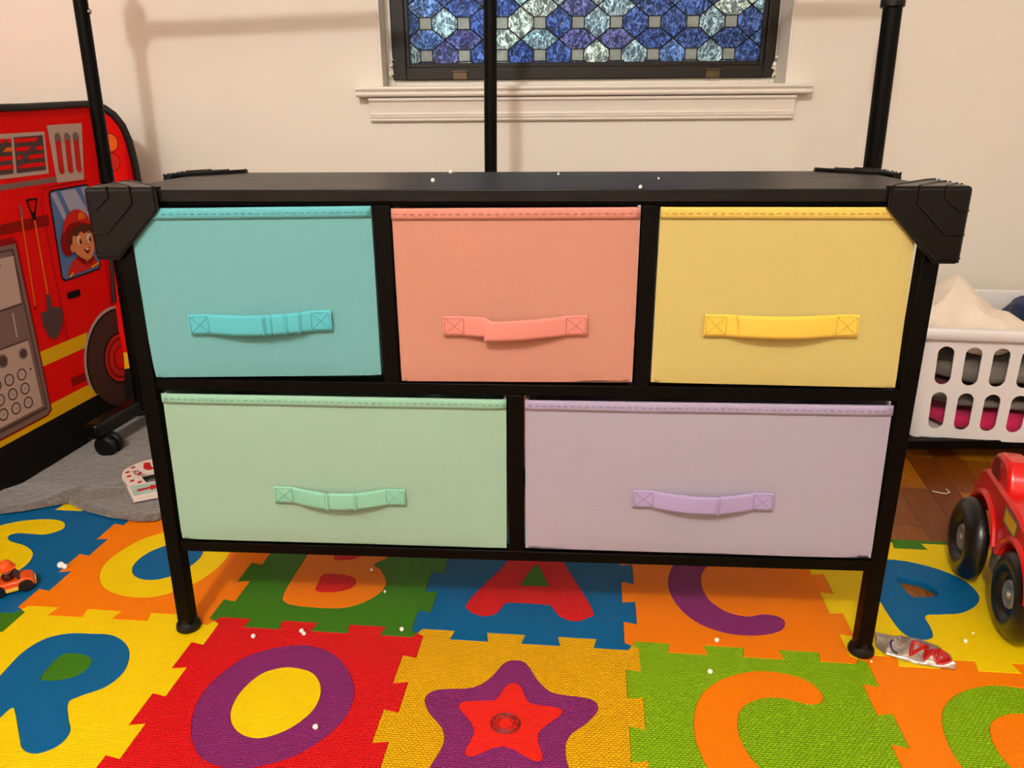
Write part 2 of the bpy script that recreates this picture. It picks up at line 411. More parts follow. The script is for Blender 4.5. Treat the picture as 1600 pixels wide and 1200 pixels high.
def tile(u, v, col, label, shapes=(), vh=1.0, **kw):
    """shapes: list of (name, loops, colour or None, jitter)"""
    x, y = node(u, v)
    t = empty('foam_mat_tile', (x, y, FZ), TH, label, 'mat tile')
    H = -FZ
    holes = [shapes[0][1][0]] if shapes else []
    fill2d('tile_body', [tile_outline(vh=vh, **kw)]+holes, 0, H, FC[col], t, bevel=.0007, inset=.00015)
    for i, (nm, loops, c) in enumerate(shapes):
        if c is None: continue
        fill2d(nm, loops, .0005, H-.0002, FC[c], t, bevel=.0006, inset=.00015)
    return t
# --- letter outlines in mat grid units
OUTO = [(1.44,-.14),(1.58,-.145),(1.70,-.22),(1.80,-.36),(1.83,-.50),(1.79,-.64),(1.68,-.77),(1.51,-.84),(1.35,-.81),(1.24,-.69),(1.18,-.52),(1.20,-.36),(1.28,-.22)]
INO = [(1.50,-.285),(1.60,-.31),(1.67,-.40),(1.68,-.52),(1.62,-.63),(1.52,-.69),(1.42,-.665),(1.35,-.58),(1.335,-.46),(1.37,-.35),(1.43,-.30)]
RR = [(.27,-.20),(.35,-.155),(.46,-.145),(.58,-.15),(.70,-.23),(.765,-.36),(.75,-.47),(.67,-.54),(.645,-.58),(.70,-.66),(.755,-.73),(.755,-.80),(.70,-.845),(.63,-.83),(.57,-.77),(.47,-.66),(.43,-.63),(.42,-.70),(.41,-.80),(.36,-.86),(.29,-.85),(.24,-.78),(.235,-.60),(.24,-.46),(.23,-.30)]
RC = [(.42,-.30),(.49,-.285),(.57,-.31),(.595,-.37),(.57,-.43),(.50,-.46),(.43,-.455),(.415,-.38)]
BB = [(1.25,.80),(1.245,.57),(1.25,.26),(1.29,.175),(1.40,.15),(1.60,.16),(1.72,.26),(1.75,.38),(1.69,.50),(1.64,.55),(1.70,.64),(1.68,.76),(1.58,.85),(1.40,.86),(1.29,.85)]
BC = [(1.40,.435),(1.51,.44),(1.58,.405),(1.585,.33),(1.51,.285),(1.41,.285),(1.395,.36)]
BC2 = [(1.40,.72),(1.50,.72),(1.55,.66),(1.51,.59),(1.41,.58),(1.395,.65)]
AA = [(2.43,.83),(2.38,.72),(2.34,.60),(2.20,.27),(2.22,.19),(2.29,.155),(2.35,.18),(2.38,.25),(2.41,.275),(2.58,.275),(2.62,.26),(2.66,.19),(2.73,.155),(2.80,.19),(2.82,.26),(2.68,.62),(2.62,.80),(2.55,.87),(2.48,.87)]
AC = [(2.52,.63),(2.56,.54),(2.59,.44),(2.58,.43),(2.46,.43),(2.45,.44),(2.48,.54)]
CC = [(3.66,.72),(3.55,.745),(3.44,.70),(3.385,.58),(3.39,.42),(3.46,.31),(3.56,.27),(3.65,.295),(3.72,.28),(3.735,.23),(3.69,.165),(3.57,.125),(3.43,.135),(3.31,.21),(3.235,.34),(3.21,.50),(3.25,.68),(3.36,.82),(3.52,.87),(3.67,.84),(3.75,.78),(3.73,.72)]
C2 = [(3.71,-.69),(3.62,-.72),(3.52,-.71),(3.44,-.65),(3.40,-.54),(3.40,-.43),(3.44,-.34),(3.53,-.285),(3.62,-.28),(3.71,-.305),(3.77,-.28),(3.775,-.22),(3.73,-.155),(3.63,-.12),(3.51,-.125),(3.37,-.19),(3.27,-.30),(3.225,-.45),(3.23,-.60),(3.29,-.76),(3.42,-.86),(3.58,-.88),(3.72,-.84),(3.78,-.77),(3.77,-.71)]
C3 = [(x+.0+1-.035, y+.0) for x, y in C2]
SO = [(2.48,-.145),(2.53,-.165),(2.59,-.27),(2.66,-.335),(2.81,-.355),(2.845,-.41),(2.80,-.49),(2.73,-.57),(2.72,-.66),(2.75,-.79),(2.71,-.845),(2.63,-.84),(2.48,-.765),(2.34,-.84),(2.26,-.85),(2.215,-.79),(2.245,-.66),(2.23,-.58),(2.155,-.49),(2.125,-.41),(2.17,-.36),(2.31,-.335),(2.38,-.27),(2.43,-.17)]
SI = [(2.488,-.29),(2.52,-.315),(2.555,-.395),(2.61,-.41),(2.685,-.42),(2.695,-.455),(2.62,-.54),(2.61,-.60),(2.635,-.68),(2.60,-.70),(2.48,-.64),(2.37,-.70),(2.335,-.68),(2.355,-.59),(2.335,-.53),(2.275,-.455),(2.29,-.42),(2.38,-.405),(2.42,-.395),(2.455,-.31)]
PP = [(4.27,.80),(4.33,.84),(4.42,.85),(4.53,.835),(4.66,.77),(4.745,.67),(4.755,.55),(4.70,.46),(4.60,.39),(4.50,.37),(4.42,.35),(4.41,.26),(4.39,.19),(4.33,.165),(4.27,.20),(4.25,.30),(4.245,.50),(4.25,.70)]
PC = [(4.40,.67),(4.48,.665),(4.54,.63),(4.565,.565),(4.54,.525),(4.47,.51),(4.42,.51),(4.405,.58)]
O2 = [(.52,.84),(.36,.80),(.23,.68),(.17,.50),(.19,.35),(.29,.22),(.44,.155),(.60,.16),(.73,.26),(.80,.42),(.80,.60),(.70,.78)]
O2I = [(.52,.70),(.41,.64),(.34,.54),(.335,.42),(.39,.335),(.48,.30),(.57,.325),(.64,.42),(.66,.54),(.61,.66)]
SS = [(-.72,.74),(-.62,.82),(-.47,.855),(-.36,.835),(-.305,.76),(-.36,.69),(-.46,.685),(-.54,.685),(-.57,.65),(-.52,.60),(-.40,.56),(-.30,.49),(-.255,.38),(-.28,.26),(-.38,.17),(-.52,.14),(-.66,.17),(-.74,.24),(-.72,.31),(-.64,.31),(-.53,.28),(-.43,.30),(-.41,.37),(-.46,.42),(-.60,.47),(-.71,.54),(-.75,.64)]
def two(pts, cnt, c1, c2, u0, v0, nm='letter_inlay'):
    a = shp(pts, u0, v0); b = shp(cnt, u0, v0)
    return [(nm, [a, b], c1), ('center_inlay', [b], c2)]
tile(-1, 0, 'blue', 'blue foam puzzle mat tile with a yellow letter S beside the small orange car', [('letter_inlay', [shp(SS, -1, 0)], 'yellow')])
tile(0, 0, 'orange', 'orange foam puzzle mat tile with a yellow O around a blue center', two(O2, O2I, 'yellow', 'blue', 0, 0))
bb = shp(BB, 1, 0); bc = shp(BC, 1, 0); bc2 = shp(BC2, 1, 0)
tile(1, 0, 'green', 'dark green foam puzzle mat tile with an orange letter B', [('letter_inlay', [bb, bc, bc2], 'orange'), ('center_inlay', [bc], 'red'), ('center_inlay', [bc2], 'red')])
tile(2, 0, 'blue', 'blue foam puzzle mat tile with a red letter A', two(AA, AC, 'red', 'green', 2, 0))
tile(3, 0, 'orange', 'orange foam puzzle mat tile with a purple letter C under the drawers', [('letter_inlay', [shp(CC, 3, 0)], 'purple')])
tile(4, 0, 'yellow', 'yellow foam puzzle mat tile with a blue P whose center is missing', [('letter_inlay', [shp(PP, 4, 0), shp(PC, 4, 0)], 'blue')])
tile(-1, -1, 'green', 'green foam puzzle mat tile, only its corner showing at the left edge')
tile(0, -1, 'yellow', 'yellow foam puzzle mat tile with a blue letter R', two(RR, RC, 'blue', 'green', 0, -1))
tile(1, -1, 'red', 'red foam puzzle mat tile with a purple ring around a yellow disc', two(OUTO, INO, 'purple', 'yellow', 1, -1))
ts = tile(2, -1, 'amber', 'amber foam puzzle mat tile with a purple star around a red star', [('star_ring_inlay', [shp(SO, 2, -1), shp(SI, 2, -1, 3)], 'purple'), ('center_star_inlay', [shp(SI, 2, -1, 3)], 'scarlet')])
tile(3, -1, 'lime', 'lime green foam puzzle mat tile with an orange letter C', [('letter_inlay', [shp(C2, 3, -1)], 'orange')])
tile(4, -1, 'orange', 'orange foam puzzle mat tile with a green letter C', [('letter_inlay', [shp(C3, 4, -1)], 'lime')])
tile(5, 0, 'orange', 'orange foam puzzle mat tile at the far right under the red toy truck')
tile(5, -1, 'blue', 'blue foam puzzle mat tile at the lower right edge')
tile(4, 1, 'green', 'narrow green foam edge strip behind the letter P tile', vh=.062, top=False, left=False, right=False)
tile(-1, 1, 'yellow', 'yellow foam edge strip showing under the rug', vh=.14, top=False, left=False, right=False)
# pen scribble on the star
pts = []
for i in range(150):
    a = i*.33; r = .018*(.45+.55*abs(math.sin(i*.093+.4)))
    pts.append((r*math.cos(a)*1.05, r*math.sin(a)*.95, .0001))
m = MB(); m.ring(pts, .0005, 5)
sx, sy = (2.475-2)*T, (-.525+1)*T
scr = m.build('pen_scribble', simple('dark_red_ink', (110, 14, 14), .5), ts); scr.location = (sx, sy, .012)

# ================================================================== DRESSER
DR = -.0606
dres = empty('drawer_unit', (0, 0, 0), DR, 'wide black metal drawer unit with wood grain top standing on the foam mat', 'dresser')
ZT = .632; DD = .271
m = MB(); m.box((-.484, -.001, ZT-.0145), (.483, DD, ZT)); m.build('top_panel', M['black_wood'], dres, bevel=.0012)
# frame: legs as separate parts, bars each a part
LG = .0205
def leg(xt, xb, y0, nm='leg'):
    m = MB(); z1 = ZT-.0145; z0 = .012
    m.hexa([(xb-LG/2, y0, z0), (xb+LG/2, y0, z0), (xb+LG/2, y0+LG, z0), (xb-LG/2, y0+LG, z0)],
           [(xt-LG/2, y0, z1), (xt+LG/2, y0, z1), (xt+LG/2, y0+LG, z1), (xt-LG/2, y0+LG, z1)])
    L = m.build(nm, M['black_metal'], dres, bevel=.0015)
    f = MB(); f.lathe([(.0095, .022), (.011, .019), (.0115, .014), (.016, .011), (.0175, .007), (.0175, .003), (.015, 0)], 24, Matrix.Translation((xb, y0+LG/2, 0)))
    f.build('rubber_foot', M['black_rubber'], L)
leg(-.4735, -.4855, 0); leg(.4785, .4815, 0); leg(-.474, -.4855, DD-LG); leg(.4785, .4815, DD-LG)
def bar(nm, lo, hi): 
    m = MB(); m.box(lo, hi); return m.build(nm, M['black_metal'], dres, bevel=.001)
bar('crossbar', (-.467, .001, .3785), (.471, .021, .3930)); bar('crossbar', (-.472, .001, .1370), (.472, .021, .1520))
bar('crossbar', (-.467, DD-.02, .3785), (.471, DD-.001, .3930)); bar('crossbar', (-.472, DD-.02, .1370), (.472, DD-.001, .1520))
bar('crossbar', (-.463, .004, .6135), (.468, .02, ZT-.0148))
for s, xa in ((-1, -.4865), (1, .4705)):
    bar('side_rail', (xa, LG, .3785), (xa+.016, DD-LG, .3930)); bar('side_rail', (xa, LG, .1370), (xa+.016, DD-LG, .1520))
bar('divider', (-.1655, .0005, .3925), (-.1460, .02, .6135)); bar('divider', (.1480, .0005, .3925), (.1665, .02, .6135))
bar('divider', (-.0090, .0005, .1520), (.0105, .02, .3785))
# shelf tray wires under the drawers
for zz in (.3800, .1385):
    m = MB()
    for i in range(9):
        x = -.42+i*.105; m.ring([(x, .02, zz), (x, DD-.02, zz)], .002, 8)
    m.build('shelf_wires', M['black_metal'], dres)
# corner brackets: three plates with ribs
def bracket(sx, back):
    """corner at outer x (sx=+-1), front or back; folded plastic guard"""
    b = MB()
    ox = .5115 if sx < 0 else .5085
    fx = lambda q: sx*(ox-q)                         # q = distance inwards from the outer corner
    yo = -.0065 if not back else DD+.0065
    dy = 1 if not back else -1
    th = .004
    prof = [(0, 0), (.090, 0), (.090, -.024), (.030, -.086), (.002, -.086)]
    zt = ZT+.0035
    P = [(q, zt+d) for q, d in prof]
    R0 = .0052; P = [(max(q, R0), min(z, zt-R0)) for q, z in P]
    b.prism(P, lambda p: (fx(p[0]), yo, p[1]), lambda p: (fx(p[0]), yo+dy*th, p[1]))
    b.prism(P, lambda p: (fx(0), yo+dy*p[0], p[1]), lambda p: (fx(th), yo+dy*p[0], p[1]))
    c0 = (fx(R0), yo+dy*R0, zt-R0)
    b.ring([c0, (fx(.0885), yo+dy*R0, zt-R0)], R0, 16); b.ring([c0, (fx(R0), yo+dy*.0885, zt-R0)], R0, 16); b.ring([c0, (fx(R0), yo+dy*R0, zt-.085)], R0, 16)
    b.grid(lambda u, v: (c0[0]+R0*math.cos(2*math.pi*u)*math.cos(math.pi*(v-.5)), c0[1]+R0*math.sin(2*math.pi*u)*math.cos(math.pi*(v-.5)), c0[2]+R0*math.sin(math.pi*(v-.5))), 16, 10)
    top = [(R0, R0), (.090, R0), (.090, .012), (.014, .090), (R0, .090)]
    b.prism(top, lambda p: (fx(p[0]), yo+dy*p[1], zt), lambda p: (fx(p[0]), yo+dy*p[1], zt-.0033))
    o = b.build('corner_guard', M['black_plastic'], dres, bevel=.0022, seg=3)
    # raised ribs
    r = MB(); e = .0014
    for q0, d0, xb in ((.030, .0, .030), (.058, .0, .058), (.086, 0, .086)):
        k = q0/.090
        # front: vertical short, diagonal, horizontal to the outer edge
        pf = [(q0, zt+.0005), (q0, zt-.024*k-.004), (.030*k+.002, zt-.086*k+.0015), (.0045, zt-.086*k+.0015)]
        r.ring([(fx(a), yo, z) for a, z in pf], e, 8)
        r.ring([(fx(0), yo+dy*a, z) for a, z in pf], e, 8)
        r.ring([(fx(q0), yo, zt), (fx(q0-.002), yo+dy*.012*k, zt), (fx(.014*k+.003), yo+dy*q0*.95, zt), (fx(.0045), yo+dy*q0, zt)], e, 8)
    r.build('guard_ribs', M['black_plastic'], o)
    return o
for sx in (-1, 1):
    for bk in (False, True): bracket(sx, bk)
bracket_screw = MB()
# --- drawers
def drawer(name_col, rgbf, rgbh, bl, br, tr, tl, handle, label, hem=.0125, folds=(), sag=.004, twist=None, tear=None):
    x0 = min(bl[0], tl[0]); z0 = bl[1]; cx = (bl[0]+br[0])/2
    root = empty('fabric_drawer', (0, 0, 0), 0, label, 'drawer', 'pastel fabric drawers in the black unit')
    Mw = Matrix.Rotation(DR, 4, 'Z') @ Matrix.Translation((cx, 0, z0))
    root.matrix_world = Mw
    L = lambda p, y=0: (p[0]-cx, y, p[1]-z0)
    mf = fabric(name_col+'_drawer_fabric', rgbf); mh = fabric(name_col+'_strap_fabric', rgbh, strength=.1)
    yf = .0; mhem = fabric(name_col+'_hem_fabric', tuple((a*.5+b_*.5) for a, b_ in zip(rgbf, rgbh)), strength=.15)
    back = .245; c1 = .006
    # shell: front face grid with slight bow, sides, bottom, back
    b = MB(); N = 24
    def P(u, v):
        x = (bl[0]*(1-u)+br[0]*u)*(1-v)+(tl[0]*(1-u)+tr[0]*u)*v
        z = (bl[1]*(1-u)+br[1]*u)*(1-v)+(tl[1]*(1-u)+tr[1]*u)*v
        return x, z
    def front(u, v):
        x, z = P(u, v); bow = -.0030*math.sin(math.pi*u)**.7*math.sin(math.pi*v)**.7
        bow += .0012*noise.noise(Vector((x*9, z*9, len(name_col))))
        e = 1.6e-3*((1-min(1, u*N*.9))**2+(1-min(1, (1-u)*N*.9))**2+(1-min(1, v*N*.7))**2)
        return (x-cx, yf+bow+e, z-z0)
    b.grid(front, N, 16)
    # walls as thin boxes
    xl, xr = max(bl[0], tl[0])+.0015, min(br[0], tr[0])-.0015
    hb = [(bl[0]+.0006-cx, .0015, bl[1]-z0+.0006), (br[0]-.0006-cx, .0015, br[1]-z0+.0006), (br[0]-.003-cx, back, br[1]-z0), (bl[0]+.003-cx, back, bl[1]-z0)]
    t0 = tl[1]-z0-.001; t1 = tr[1]-z0-.001
    ht = [(tl[0]+.0006-cx, .0015, t0), (tr[0]-.0006-cx, .0015, t1), (tr[0]-.003-cx, back, t1), (tl[0]+.003-cx, back, t0)]
    th = .003
    def wall(i, j):
        a, c = Vector(hb[i]), Vector(hb[j]); d, e2 = Vector(ht[i]), Vector(ht[j])
        ctr = Vector((0, back/2, 0)); n = (c-a).cross(Vector((0, 0, 1))).normalized()
        if n.dot(ctr-a) < 0: n = -n
        b.hexa([a, c, c+n*th, a+n*th], [d, e2, e2+n*th, d+n*th])
    for i in range(4): wall(i, (i+1) % 4)
    b.hexa([Vector(q) for q in hb], [Vector(q)+Vector((0, 0, th)) for q in hb])
    b.build('drawer_box', mf, root, smooth=40)
    # hem band along the top of the front
    hm = MB(); hh = hem
    def hemf(u, v):
        vv = 1-(hh/(tl[1]-bl[1]))*(1-v); x, y, z = front(u, min(vv, 1))
        x2, z2 = P(u, vv); return (x2-cx, y-.0012-(.0003*math.sin(math.pi*v)), z2-z0+.0004*v)
    hm.grid(hemf, 40, 3); 
    hm.build('hem_band', mhem, root, solid=-.0012)
    st = MB(); n = int((tr[0]-tl[0])/.0088)
    for i in range(n):
        u = (i+.5)/n; x, y, z = hemf(u, .48); x2 = x+.0046
        st.box((x, y-.0022, z-.0005), (x2, y-.0008, z+.0005))
    dk = simple(name_col+'_thread', tuple(int(c*.78) for c in rgbh), .8)
    st.build('hem_stitching', dk, root)
    # handle strap
    hl, hr, hz0, hz1, dz = handle     # left x, right x, bottom z, top z, slope dz
    tabw = .026; H = hz1-hz0
    hb_ = MB(); K = 180
    def strap(u, v):
        x = hl+(hr-hl)*u; s = (x-hl-tabw)/(hr-hl-2*tabw); s = max(0, min(1, s))
        bulge = .0105*math.sin(math.pi*s)**.9 if 0 < s < 1 else 0
        y = -.0052-bulge; z = hz0+H*v+dz*(u-.5)-sag*math.sin(math.pi*s)
        for fp, fw, fd in folds:
            y += -fd*math.exp(-((u-fp)/fw)**2)
        if twist:
            tp, amt = twist
            k = 1/(1+math.exp(-(u-tp)*420)); fade = max(0, 1-(u-tp)/.62) if u > tp else 1
            z += -amt*k*fade; y += -.003*k*fade
            x += -(v-.5)*.010*k*fade*math.copysign(1, -1 if twist[1] > .003 else 1)*.9
        if 0 < s < 1: y += .0006*noise.noise(Vector((x*60, z*30, 3)))
        y += .0007*math.cos(math.pi*(v-.5))*-1
        return (x-cx, y, z-z0)
    hb_.grid(strap, K, 6)
    h = hb_.build('handle', mh, root, solid=-.0016, smooth=60)
    def dash(ss, u0, v0, u1, v1, n):
        for i in range(n):
            a = i/n; c = (i+.55)/n
            p = Vector(strap(u0+(u1-u0)*a, v0+(v1-v0)*a)); q = Vector(strap(u0+(u1-u0)*c, v0+(v1-v0)*c))
            off = Vector((0, -.0020, 0)); ss.ring([p+off, q+off], .0005, 5)
    tw = tabw/(hr-hl)
    for a, c in ((.012, tw-.004), (1-tw+.004, 1-.012)):
        ss = MB()
        for q in ((a, .1, c, .1, 7), (a, .9, c, .9, 7), (a, .1, a, .9, 7), (c, .1, c, .9, 7), (a, .1, c, .9, 8), (a, .9, c, .1, 8)): dash(ss, *q)
        ss.build('handle_stitching', dk, h)
    return root
drawer('teal', (109, 171, 173), (90, 187, 199), (-.4655,.3955), (-.1695,.4030), (-.1680,.6130), (-.4700,.6095), (-.4060,-.2245,.4590,.4850,.0075),
       'teal fabric drawer at the upper left of the black unit', folds=((.55, .007, .0045), (.60, .006, -.003), (.69, .010, .0035), (.78, .009, .0035)), sag=.001)
drawer('salmon', (195, 136, 117), (220, 138, 125), (-.1435,.3955), (.1460,.3980), (.1460,.6116), (-.1438,.6100), (-.0867,.0885,.4590,.4840,.0028),
       'salmon pink fabric drawer in the middle of the upper row', sag=0, twist=(.31, .0045))
drawer('yellow', (199, 181, 110), (236, 199, 78), (.1690,.3985), (.4640,.3960), (.4565,.6115), (.1690,.6118), (.2275,.4065,.4612,.4885,.0012),
       'yellow fabric drawer at the upper right of the black unit', sag=0, twist=(.22, -.0008))
drawer('green', (152, 186, 163), (138, 198, 171), (-.4675,.1570), (-.0125,.1560), (-.0110,.3728), (-.4612,.3735), (-.3240,-.1460,.2212,.2462,.0005),
       'pale green fabric drawer at the lower left of the black unit', folds=((.42, .01, .003), (.63, .006, .0045)), sag=.0035)
drawer('lilac', (167, 158, 174), (170, 153, 195), (.0130,.1572), (.4700,.1568), (.4645,.3732), (.0130,.3724), (.1536,.3328,.2274,.2532,.0002),
       'lilac fabric drawer at the lower right of the black unit', folds=((.60, .005, .0045), (.3, .01, .001)), sag=.0025)

# ================================================================== GARMENT RACK
rack = empty('garment_rack', (-.05, .80, FZ), 0, 'tall black rolling garment rack with three poles behind the drawer unit', 'clothes rack')
def RL(x, y, z): return (x+.05, y-.80, z-FZ)
def pole(nm, x0, x1, r, knob=False, coup=None):
    m = MB(); m.ring([RL(x0, .80, .05), RL(x0+(x1-x0)*.55, .80, .58), RL(x1, .80, 1.02)], r, 20)
    o = m.build(nm, M['black_metal'], rack)
    return o
lp = pole('pole', -.895, -.869, .0138)
m = MB(); m.lathe([(.0035, 0), (.005, .002), (.005, .005), (.003, .007)], 12, Matrix.Translation(RL(-.857, .795, .912)) @ Matrix.Rotation(math.pi/2, 4, 'Y'))
m.build('button', simple('chrome', (170, 170, 165), .2, metal=1), lp)
cp = pole('pole', -.058, -.046, .0135); rp = pole('pole', .776, .759, .0185)
for x, zc, r, hz in ((-.868, 1.052, .025, .036), (-.0455, 1.065, .022, .036), (.760, .955, .0235, .048)):
    m = MB(); m.ring([RL(x, .80, zc-hz), RL(x, .80, zc+hz)], r, 20); m.build('coupler', M['black_plastic'], rack, bevel=.002)
for x in (-.868, -.046, .759):
    m = MB(); m.ring([RL(x, .80, 1.0), RL(x, .80, 1.72)], .0125, 16); m.build('pole', M['black_metal'], rack)
m = MB(); m.ring([RL(-.868, .80, 1.045), RL(-.35, .80, 1.062), RL(-.046, .80, 1.07), RL(.76, .80, 1.075)], .0155, 16); m.build('rail', M['black_metal'], rack)
m = MB(); m.ring([RL(-.868, .80, 1.71), RL(.76, .80, 1.71)], .0125, 16); m.build('rail', M['black_metal'], rack)
# base beams with casters
def beam(xa, ya, xb, yb, z0, z1, wd):
    m = MB(); d = Vector((xb-xa, yb-ya, 0)).normalized(); n = Vector((-d.y, d.x, 0))*wd/2
    a, c = Vector((xa, ya, 0)), Vector((xb, yb, 0))
    f = lambda p, z: RL(p.x, p.y, z)
    m.hexa([f(a-n, z0), f(c-n, z0), f(c+n, z0), f(a+n, z0)], [f(a-n, z1), f(c-n, z1), f(c+n, z1), f(a+n, z1)])
    return m.build('base_beam', M['black_plastic'], rack, bevel=.008, seg=3)
b1 = beam(-.932, .635, -.878, .99, .042, .078, .036); b2 = beam(.78, .635, .775, .99, .042, .078, .036)
def caster(x, y, par, lift=0.0):
    m = MB()
    ax = Vector((-.15, -.99, 0)); rq = .0245
    for k in (-.0125, .0125):
        m.lathe([(.010, -.009), (.021, -.008), (rq, -.004), (rq, .004), (.021, .008), (.010, .009)], 28, Matrix.Translation(RL(x+ax.x*k, y+ax.y*k, FZ+rq+lift)) @ ax.to_track_quat('Z', 'Y').to_matrix().to_4x4())
    m.ring([RL(x, y, FZ+rq+lift), RL(x, y, .046)], .009, 12)
    m.build('caster', M['black_rubber'], rack)
caster(-.915, .668, b1, .006); caster(-.885, .955, b1, .006); caster(.78, .67, b2); caster(.776, .96, b2)
# low shelf rails on the right
m = MB()
m.box(RL(.775, .602, .026), RL(1.62, .622, .046)); m.box(RL(.775, .955, .026), RL(1.62, .975, .046))
m.box(RL(1.60, .602, .0), RL(1.62, .975, .046)); m.box(RL(.765, .602, .0), RL(.785, .975, .046))
m.build('low_shelf', M['black_metal'], rack, bevel=.002)

# ================================================================== PLAY TENT
A0 = Vector((-1.028, .447, 0)); Dv = Vector((.038, .29, 0)).normalized(); Nn = Vector((Dv.y, -Dv.x, 0))
tent = empty('play_tent', (-1.0, .6, FZ), 0, 'red fire truck play tent with printed wheels and windows by the wall', 'play tent')
def TP(s, z, off=0.0): return tuple(A0+Dv*s+Nn*off+Vector((0, 0, z))-Vector((-1.0, .6, FZ)))
c_ = lambda nm, rgb, r=.7: simple(nm, rgb, r, .1, var=.04, vscale=12)
PM = [c_('print_red', (222, 8, 4)), c_('print_black', (20, 16, 14)), c_('print_yellow', (222, 168, 12)), c_('print_light_grey', (186, 158, 146)), c_('print_mid_grey', (124, 96, 90)),
      c_('print_dark_grey', (84, 62, 58)), c_('print_dark_red', (138, 10, 8)), c_('print_orange', (226, 98, 24)), c_('print_blue', (88, 112, 158)), c_('print_pale_blue', (160, 158, 178)),
      c_('print_skin', (214, 130, 82)), c_('print_brown', (86, 40, 22)), c_('print_tyre', (70, 44, 36)), c_('print_white', (235, 225, 215)), c_('print_hub_red', (196, 34, 24))]
RED, BLK, YEL, LG_, MG, DG, DR_, ORG, BLU, PBL, SKN, BRN, TYR, WHT, HUB = range(15)
pm = MB(); layer = [0]
SL, SR = -.75, .5
def seamx(z): return .437+(z-.12)*.112
def poly(pts, mt, lay=1):
    """flat printed shape on the side panel; lay = print order"""
    o = .0006*lay+.0002
    n = len(pts); b = len(pm.v)
    pm.v += [TP(s, z, o) for s, z in pts]; pm.f.append(list(range(b, b+n))); pm.m.append(mt)
def disc(s, z, r, mt, lay, rz=None, n=28, a0=0, a1=360):
    poly([(s+r*math.cos(math.radians(a0+(a1-a0)*i/n)), z+(rz or r)*math.sin(math.radians(a0+(a1-a0)*i/n))) for i in range(n if a1-a0 == 360 else n+1)], mt, lay)
def ringd(s, z, r, wd, mt, lay): 
    n = 24; b = len(pm.v); o = .0006*lay+.0002
    for rr in (r, r-wd):
        pm.v += [TP(s+rr*math.cos(2*math.pi*i/n), z+rr*math.sin(2*math.pi*i/n), o) for i in range(n)]
    for i in range(n): pm.f.append([b+i, b+(i+1) % n, b+n+(i+1) % n, b+n+i]); pm.m.append(mt)
def line(a, c, wd, mt, lay):
    d = Vector((c[0]-a[0], c[1]-a[1])).normalized(); n = Vector((-d.y, d.x))*wd/2
    poly([(a[0]-n.x, a[1]-n.y), (c[0]-n.x, c[1]-n.y), (c[0]+n.x, c[1]+n.y), (a[0]+n.x, a[1]+n.y)], mt, lay)
# base cloth: black skirt below, red above
poly([(SL, .001), (.432, .001), (.437, .100), (SL, .100)], BLK, 0)
poly([(SL, .100), (.437, .100), (.505, .736), (.3, .728), (0, .724), (SL, .72)], RED, 0)
poly([(SL, .092), (.30, .096), (.359, .096), (.347, .129), (.18, .129), (SL, .129)], YEL, 1)
poly([(SL, .212), (.327, .214), (.343, .246), (SL, .244)], YEL, 1)
poly([(.05, .495), (.294, .495), (.296, .518), (.05, .512)], DR_, 1)
poly([(.261, .142), (.310, .141), (.307, .160), (.261, .162)], DR_, 1)
# louvre windows
poly([(.05, .598), (.322, .600), (.334, .684), (.05, .680)], LG_, 1)
poly([(.06, .604), (.223, .607), (.237, .673), (.06, .672)], DG, 2); poly([(.232, .607), (.316, .608), (.326, .677), (.244, .675)], DG, 2)
for i in range(4):
    z = .615+i*.0165
    poly([(.07, z), (.226+i*.003, z+.001), (.227+i*.003, z+.009), (.07, z+.008)], RED if i != 2 else ORG, 3)
    poly([(.238+i*.002, z), (.314+i*.002, z+.001), (.315+i*.002, z+.009), (.240+i*.002, z+.008)], RED, 3)
line((.240, .622), (.322, .674), .010, DG, 4); line((.14, .610), (.225, .668), .010, DG, 4)
poly([(.05, .575), (.342, .581), (.343, .592), (.05, .586)], MG, 1)
poly([(.342, .579), (.430, .579), (.457, .699), (.345, .696)], LG_, 1)
for a, c in (((.362, .604), (.370, .672)), ((.391, .604), (.400, .672)), ((.419, .604), (.428, .672))):
    line(a, c, .017, HUB, 2); disc(c[0], c[1], .0085, MG, 3); disc(a[0], a[1], .0085, HUB, 3); line((c[0]-.001, c[1]-.008), c, .017, MG, 4)
# tools
line((.2425, .554), (.250, .520), .004, BLK, 2); line((.271, .553), (.256, .520), .004, BLK, 2); line((.243, .5535), (.271, .5530), .004, BLK, 3); line((.253, .528), (.2525, .512), .009, BLK, 3)
line((.253, .515), (.2445, .340), .005, ORG, 2)
poly([(.215, .325), (.233, .324), (.239, .357), (.250, .357), (.250, .328), (.277, .321), (.274, .295), (.258, .271), (.240, .258), (.222, .270), (.212, .299)], DG, 3)
line((.220, .530), (.203, .340), .004, ORG, 2); line((.2215, .545), (.2195, .520), .006, MG, 3); disc(.203, .338, .004, DR_, 3)
# control cabinet
poly([(SL, .108), (.172, .108), (.1865, .116), (.193, .478), (.184, .487), (SL, .485)], DR_, 2)
poly([(SL, .112), (.170, .112), (.182, .120), (.187, .474), (SL, .480)], MG, 3); poly([(SL, .122), (.173, .124), (.177, .466), (SL, .474)], DG, 4)
poly([(SL, .128), (.170, .130), (.172, .462), (SL, .468)], MG, 5)
poly([(.0, .355), (.166, .358), (.173, .452), (.0, .455)], LG_, 6); line((.0, .352), (.167, .355), .003, DG, 6); disc(.131, .440, .0035, DG, 7)
line((.1375, .343), (.135, .293), .004, LG_, 6)
poly([(-.2, .132), (.160, .135), (.161, .281), (-.2, .284)], LG_, 6); line((-.2, .285), (.162, .282), .003, DG, 7)
for s, z, r in ((.085, .259, .0135), (.140, .258, .0115), (.03, .259, .0135)): disc(s, z, r, MG, 7); disc(s, z, r*.72, DG, 8)
